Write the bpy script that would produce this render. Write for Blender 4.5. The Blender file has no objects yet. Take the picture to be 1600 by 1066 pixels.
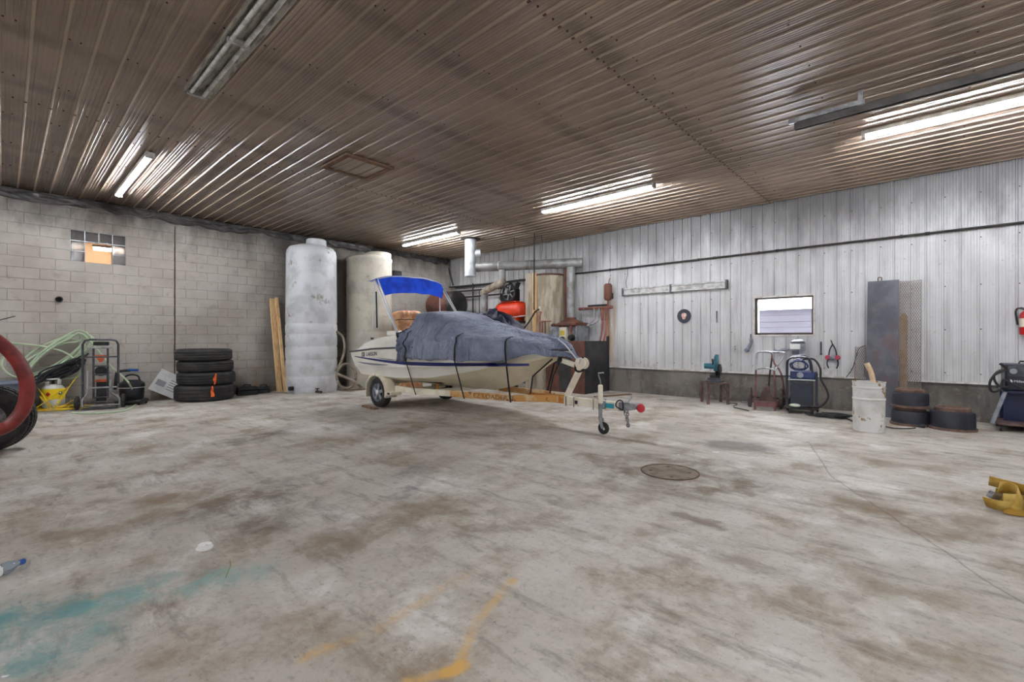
import bpy, bmesh, math, random
from mathutils import Vector, Matrix, Euler, noise as mnoise

random.seed(7)
S = bpy.context.scene
COL = S.collection
R = math.radians

# ------------------------------------------------------------------ camera
FPX, CXP, HYP, CAMH = 723.0, 800.0, 530.0, 1.3
YAW = R(42.3)
CC, SS = math.cos(YAW), math.sin(YAW)
cd = bpy.data.cameras.new('camera')
cd.sensor_width = 36.0
cd.lens = FPX / 1600.0 * 36.0
cd.shift_y = -(533.0 - HYP) / 1600.0
cd.clip_start = 0.05
cam = bpy.data.objects.new('camera', cd)
COL.objects.link(cam)
cam.location = (0, 0, CAMH)
cam.rotation_euler = (R(90), 0, YAW)
S.camera = cam

# ------------------------------------------------------------------ world, exposure
LED = 100.0          # emission strength of the lit tubes
w = bpy.data.worlds.new('world')
S.world = w
w.use_nodes = True
bgn = w.node_tree.nodes['Background']
bgn.inputs[0].default_value = (0.93, 0.95, 1.0, 1)
bgn.inputs[1].default_value = 17.0
S.view_settings.view_transform = 'Standard'
S.view_settings.look = 'None'
S.view_settings.gamma = 1.0
S.view_settings.use_curve_mapping = False
S.view_settings.exposure = 1.12

# daylight portal in the one window of the siding wall (guides sampling, gives no light of its own)
pl_ = bpy.data.lights.new('window_portal', 'AREA')
pl_.shape = 'RECTANGLE'
pl_.size, pl_.size_y = 1.0, 0.82
pl_.cycles.is_portal = True
plo = bpy.data.objects.new('window_portal', pl_)
COL.objects.link(plo)
plo.location = (-2.17, 10.44, 1.78)
plo.rotation_euler = (R(-90), 0, 0)

# ------------------------------------------------------------------ room measures
XL, XR, YB, YF, HC = -12.2, 2.85, 10.3, -7.43, 4.03   # block wall, wall by camera, siding wall, wall behind, ceiling
KNEE = 0.6


def ray(px, py):
    a = (px - CXP) / FPX
    return Vector((CC * a - SS, SS * a + CC, (HYP - py) / FPX))


def on_z(px, py, z=0.0):
    d = ray(px, py)
    t = (z - CAMH) / d.z
    return Vector((d.x * t, d.y * t, z))


def on_y(px, py, Y=YB):
    d = ray(px, py)
    t = Y / d.y
    return Vector((d.x * t, Y, CAMH + d.z * t))


def on_x(px, py, X=XL):
    d = ray(px, py)
    t = X / d.x
    return Vector((X, d.y * t, CAMH + d.z * t))


# ------------------------------------------------------------------ materials
def lin(c):
    return tuple(((v / 255) / 12.92 if v / 255 <= 0.04045 else ((v / 255 + 0.055) / 1.055) ** 2.4) for v in c[:3]) + (1,)


class G:
    def __init__(s, name):
        s.m = bpy.data.materials.new(name)
        s.m.use_nodes = True
        s.t = s.m.node_tree
        s.b = s.t.nodes['Principled BSDF']

    def n(s, typ, ins=None, **props):
        nd = s.t.nodes.new('ShaderNode' + typ)
        for k, v in props.items():
            setattr(nd, k, v)
        for k, v in (ins or {}).items():
            s.put(nd.inputs[k], v)
        return nd

    def put(s, sock, v):
        if isinstance(v, bpy.types.NodeSocket):
            s.t.links.new(v, sock)
        else:
            sock.default_value = v

    def math(s, op, a, b=0.0, c=0.0, clamp=False):
        return s.n('Math', {0: a, 1: b, 2: c}, operation=op, use_clamp=clamp).outputs[0]

    def mix(s, f, a, b, blend='MIX'):
        nd = s.n('Mix', data_type='RGBA', blend_type=blend)
        s.put(nd.inputs[0], f)
        s.put(nd.inputs[6], a)
        s.put(nd.inputs[7], b)
        return nd.outputs[2]

    def noise(s, vec, scale, detail=4.0, rough=0.55, dist=0.0):
        return s.n('TexNoise', {'Vector': vec, 'Scale': scale, 'Detail': detail, 'Roughness': rough, 'Distortion': dist}).outputs['Fac']

    def step(s, f, lo, hi, a=0.0, b=1.0):
        return s.n('MapRange', {0: f, 1: lo, 2: hi, 3: a, 4: b}, interpolation_type='SMOOTHSTEP').outputs[0]

    def pos(s):
        return s.n('NewGeometry').outputs['Position']

    def sep(s, v):
        return s.n('SeparateXYZ', {0: v}).outputs

    def comb(s, x, y, z):
        return s.n('CombineXYZ', {0: x, 1: y, 2: z}).outputs[0]

    def obj(s):
        v = s.n('TexCoord').outputs['Object']
        r = s.n('ObjectInfo').outputs['Random']
        k = s.math('MULTIPLY', r, 17.0)
        return s.n('VectorMath', {0: v, 1: s.comb(k, k, k)}, operation='ADD').outputs[0]

    def scale(s, v, sc):
        return s.n('VectorMath', {0: v, 1: sc}, operation='MULTIPLY').outputs[0]

    def bump(s, h, st=0.3, d=0.01):
        s.put(s.b.inputs['Normal'], s.n('Bump', {'Height': h, 'Strength': st, 'Distance': d}).outputs[0])

    def col(s, c):
        s.put(s.b.inputs['Base Color'], c)

    def rough(s, r):
        s.put(s.b.inputs['Roughness'], r)

    def seg(s, P, a, b, w0, soft, wob=None, amt=0.0):
        """soft mask around the floor segment a-b (world metres)"""
        if wob is not None:
            P = s.n('VectorMath', {0: P, 1: wob}, operation='ADD').outputs[0] if amt else P
        a = Vector((a[0], a[1], 0)); b = Vector((b[0], b[1], 0))
        ab = b - a
        L2 = max(ab.length_squared, 1e-6)
        d = s.n('VectorMath', {0: P, 1: a}, operation='SUBTRACT').outputs[0]
        dt = s.n('VectorMath', {0: d, 1: ab / L2}, operation='DOT_PRODUCT').outputs['Value']
        dt = s.math('MINIMUM', s.math('MAXIMUM', dt, 0.0), 1.0)
        pr = s.n('VectorMath', {0: ab, 'Scale': dt}, operation='SCALE').outputs[0]
        q = s.n('VectorMath', {0: d, 1: pr}, operation='SUBTRACT').outputs[0]
        ln = s.n('VectorMath', {0: q}, operation='LENGTH').outputs['Value']
        return s.step(ln, w0, w0 + soft, 1.0, 0.0)


MATS = {}


def mat(name, c, c2=None, sc=6.0, lo=0.42, hi=0.62, rough=0.5, metal=0.0, bump=0.0, bsc=80.0, c3=None, sc3=18.0, lo3=0.62, hi3=0.72,
        stretch=None, trans=0.0, emit=None, alpha=1.0, coat=0.0, spec=None):
    g = G(name)
    v = g.obj()
    if stretch:
        v = g.scale(v, stretch)
    col = lin(c)
    if c2:
        col = g.mix(g.step(g.noise(v, sc, 5, 0.6), lo, hi), lin(c), lin(c2))
    if c3:
        col = g.mix(g.step(g.noise(v, sc3, 4, 0.65), lo3, hi3), col, lin(c3))
    g.col(col)
    g.rough(rough)
    g.b.inputs['Metallic'].default_value = metal
    if spec is not None:
        g.b.inputs['Specular IOR Level'].default_value = spec
    if coat:
        g.b.inputs['Coat Weight'].default_value = coat
        g.b.inputs['Coat Roughness'].default_value = 0.1
    if trans:
        g.b.inputs['Transmission Weight'].default_value = trans
    if bump:
        g.bump(g.noise(v, bsc, 4), bump, 0.01)
    if emit:
        g.b.inputs['Emission Color'].default_value = lin(emit[0])
        g.b.inputs['Emission Strength'].default_value = emit[1]
    MATS[name] = g.m
    return g.m


def floor_material():
    g = G('stained_concrete_floor')
    P = g.pos()
    wv = g.n('TexNoise', {'Vector': P, 'Scale': 2.2, 'Detail': 5.0, 'Roughness': 0.65}).outputs['Color']
    wob = g.n('VectorMath', {0: g.n('VectorMath', {0: wv, 1: (0.5, 0.5, 0.5)}, operation='SUBTRACT').outputs[0], 1: (0.55, 0.55, 0.0)}, operation='MULTIPLY').outputs[0]
    Pw = g.n('VectorMath', {0: P, 1: wob}, operation='ADD').outputs[0]
    wob2 = g.scale(wob, (0.16, 0.16, 0))
    Pf = g.n('VectorMath', {0: P, 1: wob2}, operation='ADD').outputs[0]
    big = g.noise(P, 0.55, 6, 0.62)
    mid = g.noise(Pf, 1.5, 10, 0.70)
    fine = g.noise(P, 26.0, 6, 0.7)
    grit = g.noise(P, 120.0, 3, 0.7)
    col = g.mix(g.step(big, 0.38, 0.66), lin((197, 192, 184)), lin((173, 166, 156)))
    col = g.mix(g.math('MULTIPLY', g.step(mid, 0.44, 0.68), 0.85), col, lin((134, 116, 94)))
    lite = g.noise(Pf, 1.3, 9, 0.66)
    col = g.mix(g.math('MULTIPLY', g.step(lite, 0.50, 0.70), 0.75), col, lin((226, 223, 219)))
    # trowel drag, long soft streaks
    st = g.noise(g.scale(Pf, (1.0, 4.0, 1.0)), 1.6, 9, 0.72)
    col = g.mix(g.math('MULTIPLY', g.step(st, 0.50, 0.68), 0.6), col, lin((112, 101, 88)))
    col = g.mix(g.math('MULTIPLY', g.step(fine, 0.5, 0.72), 0.45), col, lin((98, 90, 80)))
    col = g.mix(g.math('MULTIPLY', g.step(grit, 0.56, 0.75), 0.35), col, lin((226, 222, 214)))
    pit = g.noise(P, 9.0, 6, 0.75)
    col = g.mix(g.math('MULTIPLY', g.step(pit, 0.62, 0.72), 0.55), col, lin((88, 78, 66)))
    brk = g.step(g.noise(Pw, 3.0, 8, 0.78), 0.36, 0.66)

    def stain(col, pts, wd, soft, c, k, broken=True, fine_=False):
        m = None
        for a, b in zip(pts[:-1], pts[1:]):
            q = g.seg(Pf if fine_ else Pw, on_z(*a), on_z(*b), wd, soft)
            m = q if m is None else g.math('MAXIMUM', m, q)
        if broken:
            m = g.math('MULTIPLY', m, brk)
        return g.mix(g.math('MULTIPLY', m, k), col, lin(c))
    # greasy dirt, tyre marks
    col = stain(col, [(1010, 735), (1085, 745)], 0.30, 0.75, (96, 82, 66), 0.75)
    col = stain(col, [(1120, 695), (1185, 700)], 0.10, 0.22, (92, 82, 76), 0.75, False)
    col = stain(col, [(330, 800), (420, 765)], 0.12, 0.35, (88, 80, 72), 0.8)
    col = stain(col, [(420, 820), (475, 790)], 0.08, 0.25, (92, 82, 74), 0.7)
    col = stain(col, [(615, 775), (665, 730)], 0.05, 0.16, (104, 102, 102), 0.75)
    col = stain(col, [(560, 830), (860, 800)], 0.12, 0.5, (118, 104, 86), 0.6)
    col = stain(col, [(1300, 790), (1590, 840)], 0.12, 0.5, (124, 106, 84), 0.65)
    col = stain(col, [(150, 800), (330, 775)], 0.15, 0.5, (128, 106, 84), 0.6)
    col = stain(col, [(370, 690), (420, 678)], 0.10, 0.25, (84, 76, 66), 0.7)
    col = stain(col, [(1075, 805), (1110, 820)], 0.03, 0.09, (110, 96, 80), 0.7, False)
    col = stain(col, [(1085, 850), (1380, 960)], 0.10, 0.5, (126, 110, 90), 0.5)
    col = stain(col, [(590, 632), (660, 632)], 0.15, 0.5, (92, 82, 70), 0.6)
    # teal paint
    col = stain(col, [(-40, 985), (150, 940)], 0.06, 0.28, (74, 146, 150), 0.85)
    col = stain(col, [(-60, 1045), (130, 1010)], 0.04, 0.20, (88, 150, 152), 0.8)
    col = stain(col, [(150, 945), (400, 893)], 0.02, 0.16, (120, 168, 166), 0.8)
    # orange paint trails
    col = stain(col, [(470, 1030), (580, 990), (740, 893)], 0.004, 0.045, (204, 164, 104), 0.75, True, True)
    col = stain(col, [(640, 1064), (712, 1046), (735, 985), (800, 905)], 0.006, 0.034, (206, 164, 96), 0.8, True, True)
    col = stain(col, [(700, 1050), (722, 1040)], 0.016, 0.03, (214, 164, 74), 0.85, True, True)
    col = stain(col, [(478, 1028), (505, 1012)], 0.008, 0.03, (214, 168, 88), 0.8, True, True)
    # saw-cut joint across the slab, hairline crack
    jx = on_z(330, 650).x
    sx = g.sep(Pf)
    j = g.step(g.math('ABSOLUTE', g.math('SUBTRACT', sx[0], jx)), 0.004, 0.016, 1.0, 0.0)
    col = g.mix(g.math('MULTIPLY', j, 0.65), col, lin((84, 74, 62)))
    cr = None
    for a, b in (((1262, 690), (1300, 745)), ((1300, 745), (1490, 872)), ((1490, 872), (1600, 945))):
        q = g.seg(Pf, on_z(*a), on_z(*b), 0.002, 0.010)
        cr = q if cr is None else g.math('MAXIMUM', cr, q)
    col = g.mix(g.math('MULTIPLY', cr, 0.5), col, lin((96, 86, 74)))
    g.col(col)
    g.rough(g.step(mid, 0.3, 0.7, 0.55, 0.8))
    hgt = g.math('ADD', g.math('MULTIPLY', fine, 0.6), g.math('MULTIPLY', grit, 0.3))
    g.bump(hgt, 0.22, 0.006)
    return g.m


def ceiling_material():
    g = G('brown_metal_liner')
    P = g.pos()
    sx = g.sep(P)
    big = g.noise(P, 0.7, 5, 0.6)
    col = g.mix(g.step(big, 0.35, 0.68), lin((164, 144, 129)), lin((138, 119, 105)))
    # soot bands where the trusses run above the sheets
    ph = g.math('FRACT', g.math('DIVIDE', g.math('ADD', sx[0], 20.0), 1.22))
    band = g.step(g.math('ABSOLUTE', g.math('SUBTRACT', ph, 0.5)), 0.02, 0.16, 1.0, 0.0)
    band = g.math('MULTIPLY', band, g.step(g.noise(P, 1.6, 5, 0.6), 0.32, 0.62))
    col = g.mix(g.math('MULTIPLY', band, 0.55), col, lin((82, 68, 58)))
    st = g.noise(g.scale(P, (1.2, 14.0, 1.0)), 1.0, 5, 0.6)
    col = g.mix(g.math('MULTIPLY', g.step(st, 0.5, 0.7), 0.4), col, lin((92, 77, 66)))
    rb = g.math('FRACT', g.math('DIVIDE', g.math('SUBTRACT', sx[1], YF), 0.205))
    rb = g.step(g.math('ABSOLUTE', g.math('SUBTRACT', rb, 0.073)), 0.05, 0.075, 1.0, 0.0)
    col = g.mix(g.math('MULTIPLY', rb, 0.6), col, lin((178, 158, 134)))     # raised ribs painted lighter for the light they catch
    # flats darker towards the block wall, ribs kept lighter
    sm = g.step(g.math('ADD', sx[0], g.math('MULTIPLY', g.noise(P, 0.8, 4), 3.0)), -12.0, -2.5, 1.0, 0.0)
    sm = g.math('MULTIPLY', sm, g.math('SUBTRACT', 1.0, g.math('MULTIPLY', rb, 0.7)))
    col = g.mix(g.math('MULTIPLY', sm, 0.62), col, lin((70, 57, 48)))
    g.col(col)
    g.b.inputs['Metallic'].default_value = 0.0
    g.rough(g.step(big, 0.3, 0.7, 0.29, 0.37))
    g.b.inputs['Specular IOR Level'].default_value = 0.9
    return g.m


def siding_material():
    g = G('pale_metal_siding')
    P = g.pos()
    s = g.sep(P)
    big = g.noise(P, 0.9, 5, 0.6)
    col = g.mix(g.step(big, 0.35, 0.7), lin((214, 214, 215)), lin((196, 195, 196)))
    st = g.noise(g.scale(P, (9.0, 1.0, 0.7)), 1.0, 6, 0.65)
    col = g.mix(g.math('MULTIPLY', g.step(st, 0.45, 0.72), 0.5), col, lin((158, 156, 156)))
    fx = g.math('MULTIPLY', g.math('FRACT', g.math('DIVIDE', g.math('SUBTRACT', s[0], XL), 0.205)), 0.205)
    ed = g.math('MAXIMUM', g.step(g.math('ABSOLUTE', g.math('SUBTRACT', fx, 0.033)), 0.002, 0.006, 1.0, 0.0), g.step(g.math('SUBTRACT', 0.205, fx), 0.001, 0.004, 1.0, 0.0))
    ed = g.math('MULTIPLY', ed, g.step(st, 0.3, 0.6, 0.35, 0.9))
    col = g.mix(g.math('MULTIPLY', ed, 0.6), col, lin((104, 100, 98)))      # darker lines along the rib edges
    # soot that has settled on the upper sheets
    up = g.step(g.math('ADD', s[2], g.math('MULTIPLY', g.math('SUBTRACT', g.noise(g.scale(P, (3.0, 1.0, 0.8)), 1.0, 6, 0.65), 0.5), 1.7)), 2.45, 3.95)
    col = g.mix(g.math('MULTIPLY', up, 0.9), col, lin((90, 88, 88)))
    dk = g.step(g.math('ADD', s[0], g.math('MULTIPLY', g.noise(P, 1.2, 4), 2.0)), -9.0, -5.2, 1.0, 0.0)
    col = g.mix(g.math('MULTIPLY', dk, 0.35), col, lin((118, 112, 106)))
    # rust runs beside the boiler and along the foot of the sheets
    ra = g.step(g.math('ABSOLUTE', g.math('ADD', s[0], 6.05)), 0.06, 0.28, 1.0, 0.0)
    rb = g.math('MULTIPLY', ra, g.step(s[2], 2.0, 2.4, 1.0, 0.0))
    rb = g.math('MULTIPLY', rb, g.step(st, 0.38, 0.6))
    col = g.mix(g.math('MULTIPLY', rb, 0.75), col, lin((176, 140, 88)))
    lowr = g.math('MULTIPLY', g.step(s[2], 0.6, 0.95, 1.0, 0.0), g.step(g.noise(P, 2.2, 5, 0.7), 0.52, 0.68))
    col = g.mix(g.math('MULTIPLY', lowr, 0.6), col, lin((150, 128, 100)))
    sp = g.noise(P, 22.0, 3, 0.6)
    col = g.mix(g.math('MULTIPLY', g.step(sp, 0.66, 0.74), 0.5), col, lin((118, 112, 106)))
    g.col(col)
    g.rough(0.42)
    return g.m


def block_material(name, a, b):
    g = G(name)
    P = g.pos()
    s = g.sep(P)
    r = g.n('ObjectInfo').outputs['Random']
    col = g.mix(g.step(g.noise(P, 0.9, 6, 0.62), 0.36, 0.66), lin(a), lin(b))
    col = g.mix(g.math('MULTIPLY', r, 0.14), col, lin((150, 140, 128)))
    col = g.mix(g.math('MULTIPLY', g.step(g.noise(P, 7.0, 6, 0.7), 0.55, 0.72), 0.45), col, lin((132, 118, 102)))
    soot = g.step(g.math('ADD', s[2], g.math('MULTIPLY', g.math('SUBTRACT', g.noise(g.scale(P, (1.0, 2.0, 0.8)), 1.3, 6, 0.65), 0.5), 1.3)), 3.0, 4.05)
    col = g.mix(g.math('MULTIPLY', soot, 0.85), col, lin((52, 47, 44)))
    # darker stretch behind the tanks
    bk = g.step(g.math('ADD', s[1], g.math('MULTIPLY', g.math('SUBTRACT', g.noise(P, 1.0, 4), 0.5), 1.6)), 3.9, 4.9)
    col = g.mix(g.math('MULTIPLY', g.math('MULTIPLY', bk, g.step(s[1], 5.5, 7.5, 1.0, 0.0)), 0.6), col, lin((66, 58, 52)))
    rs = g.math('MULTIPLY', g.step(s[2], 0.2, 1.7, 1.0, 0.0), g.step(g.noise(P, 1.8, 5, 0.7), 0.54, 0.68))
    rs = g.math('MULTIPLY', rs, g.step(s[1], 2.3, 3.6))
    col = g.mix(g.math('MULTIPLY', rs, 0.6), col, lin((150, 116, 82)))
    ft = g.step(g.math('ADD', s[2], g.math('MULTIPLY', g.noise(P, 3.0, 5), 0.25)), 0.16, 0.30, 1.0, 0.0)
    col = g.mix(g.math('MULTIPLY', ft, 0.7), col, lin((98, 82, 66)))
    g.col(col)
    g.rough(0.85)
    g.bump(g.noise(P, 55.0, 5, 0.7), 0.25, 0.006)
    return g.m


def concrete_material():
    g = G('old_footing_concrete')
    P = g.pos()
    s = g.sep(P)
    col = g.mix(g.step(g.noise(P, 1.1, 6, 0.65), 0.35, 0.68), lin((128, 123, 117)), lin((92, 87, 82)))
    st = g.noise(g.scale(P, (4.0, 1.0, 0.8)), 1.2, 6, 0.65)
    col = g.mix(g.math('MULTIPLY', g.step(st, 0.5, 0.7), 0.6), col, lin((62, 57, 54)))
    col = g.mix(g.math('MULTIPLY', g.step(g.noise(P, 8.0, 5, 0.7), 0.56, 0.7), 0.5), col, lin((156, 150, 142)))
    g.col(col)
    g.rough(0.85)
    g.bump(g.noise(P, 35.0, 5, 0.7), 0.35, 0.008)
    return g.m


M_FLOOR = floor_material()
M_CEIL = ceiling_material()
M_SIDE = siding_material()
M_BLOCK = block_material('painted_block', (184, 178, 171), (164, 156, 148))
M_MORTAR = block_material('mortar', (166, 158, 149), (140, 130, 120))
M_CONC = concrete_material()
mat('white_trim', (222, 220, 216), (182, 176, 168), 5, rough=0.5)
mat('black_iron', (38, 37, 38), (62, 54, 48), 9, rough=0.55, metal=0.3)
mat('galv', (176, 178, 182), (132, 132, 136), 7, rough=0.42, metal=0.6)
mat('steel', (150, 150, 154), (104, 102, 102), 9, rough=0.35, metal=0.8)
mat('chrome', (206, 208, 212), rough=0.38, metal=0.5)
mat('led', (255, 255, 255), emit=((246, 250, 255), LED))
mat('fixture_white', (196, 196, 196), (150, 146, 142), 6, rough=0.45)
mat('tube_dead', (214, 216, 212), (176, 176, 172), 8, rough=0.25)
mat('reflector', (176, 174, 164), (116, 112, 104), 5, rough=0.3, metal=0.5, stretch=(1, 6, 1))
mat('rusty_steel', (104, 66, 46), (66, 46, 38), 9, rough=0.75, metal=0.2, bump=0.3, c3=(140, 84, 50))
mat('rubber', (30, 30, 31), (52, 50, 48), 6, rough=0.75, bump=0.15)
mat('black_plastic', (24, 25, 28), (40, 41, 45), 6, rough=0.5)
mat('dark_hole', (14, 12, 11), rough=0.95)
mat('wood', (236, 202, 152), (212, 172, 122), 3, rough=0.7, stretch=(9, 9, 1), c3=(120, 84, 50), sc3=2.2, lo3=0.66, hi3=0.7)
mat('old_wood', (140, 110, 82), (98, 74, 54), 4, rough=0.8, stretch=(6, 6, 1), bump=0.2)


# ------------------------------------------------------------------ mesh building
def catmull(pts, k=6, closed=False):
    pts = [Vector(p) for p in pts]
    n = len(pts)
    out = []
    rng = n if closed else n - 1
    for i in range(rng):
        if closed:
            p0, p1, p2, p3 = pts[(i - 1) % n], pts[i], pts[(i + 1) % n], pts[(i + 2) % n]
        else:
            p0, p1, p2, p3 = pts[max(i - 1, 0)], pts[i], pts[i + 1], pts[min(i + 2, n - 1)]
        for j in range(k):
            t = j / k
            out.append(0.5 * ((2 * p1) + (p2 - p0) * t + (2 * p0 - 5 * p1 + 4 * p2 - p3) * t * t + (3 * p1 - p0 - 3 * p2 + p3) * t ** 3))
    if not closed:
        out.append(pts[-1])
    return out


class MB:
    def __init__(s):
        s.v, s.f, s.mi = [], [], []
        s.X = None
        s.cur = 0

    def add(s, vs, fs):
        o = len(s.v)
        for p in vs:
            p = Vector(p)
            s.v.append(s.X @ p if s.X is not None else p)
        for f in fs:
            s.f.append([i + o for i in f])
            s.mi.append(s.cur)
        return s

    def box(s, lo, hi, rot=None, c=None):
        x0, y0, z0 = lo
        x1, y1, z1 = hi
        vs = [Vector(p) for p in ((x0, y0, z0), (x1, y0, z0), (x1, y1, z0), (x0, y1, z0), (x0, y0, z1), (x1, y0, z1), (x1, y1, z1), (x0, y1, z1))]
        if rot:
            cc = Vector(c) if c else (Vector(lo) + Vector(hi)) / 2
            m = Euler(rot).to_matrix()
            vs = [m @ (p - cc) + cc for p in vs]
        return s.add(vs, [(0, 3, 2, 1), (4, 5, 6, 7), (0, 1, 5, 4), (1, 2, 6, 5), (2, 3, 7, 6), (3, 0, 4, 7)])

    def cbox(s, c, size, rot=None):
        h = [q / 2 for q in size]
        return s.box([c[i] - h[i] for i in range(3)], [c[i] + h[i] for i in range(3)], rot)

    def bar(s, a, b, w_, h_, up=(0, 0, 1)):
        """rectangular bar from a to b"""
        a, b = Vector(a), Vector(b)
        d = (b - a).normalized()
        upv = Vector(up)
        if abs(d.dot(upv)) > 0.98:
            upv = Vector((1, 0, 0))
        sd = d.cross(upv).normalized()
        u2 = sd.cross(d).normalized()
        vs = []
        for p in (a, b):
            for i, j in ((-1, -1), (1, -1), (1, 1), (-1, 1)):
                vs.append(p + sd * (i * w_ / 2) + u2 * (j * h_ / 2))
        return s.add(vs, [(0, 1, 2, 3), (7, 6, 5, 4), (0, 4, 5, 1), (1, 5, 6, 2), (2, 6, 7, 3), (3, 7, 4, 0)])

    def tube(s, pts, r, n=8, closed=False, k=0, cap=True, r2=None):
        pts = catmull(pts, k, closed) if k else [Vector(p) for p in pts]
        m = len(pts)
        vs, fs = [], []
        prev = None
        for i, p in enumerate(pts):
            if closed:
                d = pts[(i + 1) % m] - pts[i - 1]
            else:
                d = pts[min(i + 1, m - 1)] - pts[max(i - 1, 0)]
            if d.length < 1e-9:
                d = Vector((0, 0, 1))
            d.normalize()
            if prev is None:
                a = Vector((0, 0, 1)) if abs(d.z) < 0.9 else Vector((1, 0, 0))
                u = d.cross(a).normalized()
            else:
                u = prev - d * prev.dot(d)
                u = u.normalized() if u.length > 1e-6 else d.orthogonal().normalized()
            prev = u
            vv = d.cross(u)
            rr = r(i / (m - 1)) if callable(r) else (r + (r2 - r) * i / (m - 1) if r2 is not None else r)
            for j in range(n):
                q = 2 * math.pi * j / n
                vs.append(p + (u * math.cos(q) + vv * math.sin(q)) * rr)
        for i in range(m if closed else m - 1):
            a, b = i * n, ((i + 1) % m) * n
            for j in range(n):
                fs.append((a + j, a + (j + 1) % n, b + (j + 1) % n, b + j))
        if cap and not closed:
            fs.append(tuple(range(n))[::-1])
            fs.append(tuple(range((m - 1) * n, m * n)))
        return s.add(vs, fs)

    def cyl(s, a, b, r, r2=None, n=18):
        return s.tube([a, b], r, n, r2=r2)

    def lathe(s, prof, n=32, c=(0, 0, 0), axis='Z', closed=False):
        """prof: [(radius, height)] swept round the axis; closed joins the last ring to the first"""
        c = Vector(c)
        vs, fs = [], []
        for r, h in prof:
            for j in range(n):
                q = 2 * math.pi * j / n
                a, b = max(r, 1e-4) * math.cos(q), max(r, 1e-4) * math.sin(q)
                p = (a, b, h) if axis == 'Z' else ((h, a, b) if axis == 'X' else (b, h, a))
                vs.append(c + Vector(p))
        m = len(prof)
        for i in range(m if closed else m - 1):
            a, b = i * n, ((i + 1) % m) * n
            for j in range(n):
                fs.append((a + j, a + (j + 1) % n, b + (j + 1) % n, b + j))
        if not closed:
            fs.append(tuple(range(n))[::-1])
            fs.append(tuple(range((m - 1) * n, m * n)))
        return s.add(vs, fs)

    def ball(s, c, r, nu=16, nv=10):
        if not hasattr(r, '__len__'):
            r = (r, r, r)
        c = Vector(c)
        vs = [c + Vector((0, 0, -r[2]))]
        for i in range(1, nv):
            t = math.pi * i / nv - math.pi / 2
            for j in range(nu):
                q = 2 * math.pi * j / nu
                vs.append(c + Vector((r[0] * math.cos(t) * math.cos(q), r[1] * math.cos(t) * math.sin(q), r[2] * math.sin(t))))
        vs.append(c + Vector((0, 0, r[2])))
        fs = [(0, 1 + (j + 1) % nu, 1 + j) for j in range(nu)]
        for i in range(nv - 2):
            for j in range(nu):
                a, b = 1 + i * nu, 1 + (i + 1) * nu
                fs.append((a + j, a + (j + 1) % nu, b + (j + 1) % nu, b + j))
        e = len(vs) - 1
        a = 1 + (nv - 2) * nu
        fs += [(e, a + j, a + (j + 1) % nu) for j in range(nu)]
        return s.add(vs, fs)

    def prism(s, poly, d0, d1, axis='Y'):
        """2-D outline pushed along an axis"""
        def P(a, b, d):
            return (a, d, b) if axis == 'Y' else ((d, a, b) if axis == 'X' else (a, b, d))
        n = len(poly)
        vs = [P(a, b, d0) for a, b in poly] + [P(a, b, d1) for a, b in poly]
        fs = [tuple(range(n)), tuple(range(2 * n - 1, n - 1, -1))]
        fs += [(i, i + n, (i + 1) % n + n, (i + 1) % n) for i in range(n)]
        return s.add(vs, fs)

    def grid(s, fn, nu, nv, wrap=False):
        vs = [fn(i / nu, j / nv) for i in range(nu + 1) for j in range(nv + 1)]
        fs = []
        for i in range(nu):
            for j in range(nv):
                a = i * (nv + 1) + j
                fs.append((a, a + 1, a + nv + 2, a + nv + 1))
        return s.add(vs, fs)

    def mesh(s, name, m, smooth=38):
        me = bpy.data.meshes.new(name)
        me.from_pydata([tuple(p) for p in s.v], [], s.f)
        bm = bmesh.new()
        bm.from_mesh(me)
        bmesh.ops.recalc_face_normals(bm, faces=bm.faces)
        bm.to_mesh(me)
        bm.free()
        ms = m if isinstance(m, (list, tuple)) else [m]
        for q in ms:
            me.materials.append(MATS[q] if isinstance(q, str) else q)
        if len(ms) > 1:
            me.polygons.foreach_set('material_index', s.mi)
        if smooth:
            me.polygons.foreach_set('use_smooth', [True] * len(me.polygons))
            me.set_sharp_from_angle(angle=R(smooth))
        me.update()
        return me

    def build(s, name, m, parent=None, smooth=38, bevel=0.0, solid=0.0, loc=None, rot=None, sub=0):
        o = bpy.data.objects.new(name, s.mesh(name, m, smooth))
        COL.objects.link(o)
        if parent:
            o.parent = parent
        if loc is not None:
            o.location = loc
        if rot is not None:
            o.rotation_euler = rot
        if solid:
            q = o.modifiers.new('solid', 'SOLIDIFY')
            q.thickness = solid
            q.offset = 0
        if sub:
            q = o.modifiers.new('sub', 'SUBSURF')
            q.levels = q.render_levels = sub
        if bevel:
            q = o.modifiers.new('bevel', 'BEVEL')
            q.width = bevel
            q.segments = 2
            q.limit_method = 'ANGLE'
            q.angle_limit = R(40)
        return o


def tag(o, label, cat, group=None):
    o['label'] = label
    o['category'] = cat
    if group:
        o['group'] = group
    return o


def thing(name, label, cat, loc=(0, 0, 0), rz=0.0, group=None):
    o = bpy.data.objects.new(name, None)
    COL.objects.link(o)
    o.empty_display_size = 0.1
    o.location = loc
    o.rotation_euler = (0, 0, rz)
    return tag(o, label, cat, group)


def struct(o):
    o['kind'] = 'structure'
    return o


def child_copy(name, src, parent, loc=(0, 0, 0), rot=(0, 0, 0)):
    o = bpy.data.objects.new(name, src)
    COL.objects.link(o)
    o.parent = parent
    o.location = loc
    o.rotation_euler = rot
    return o


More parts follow.
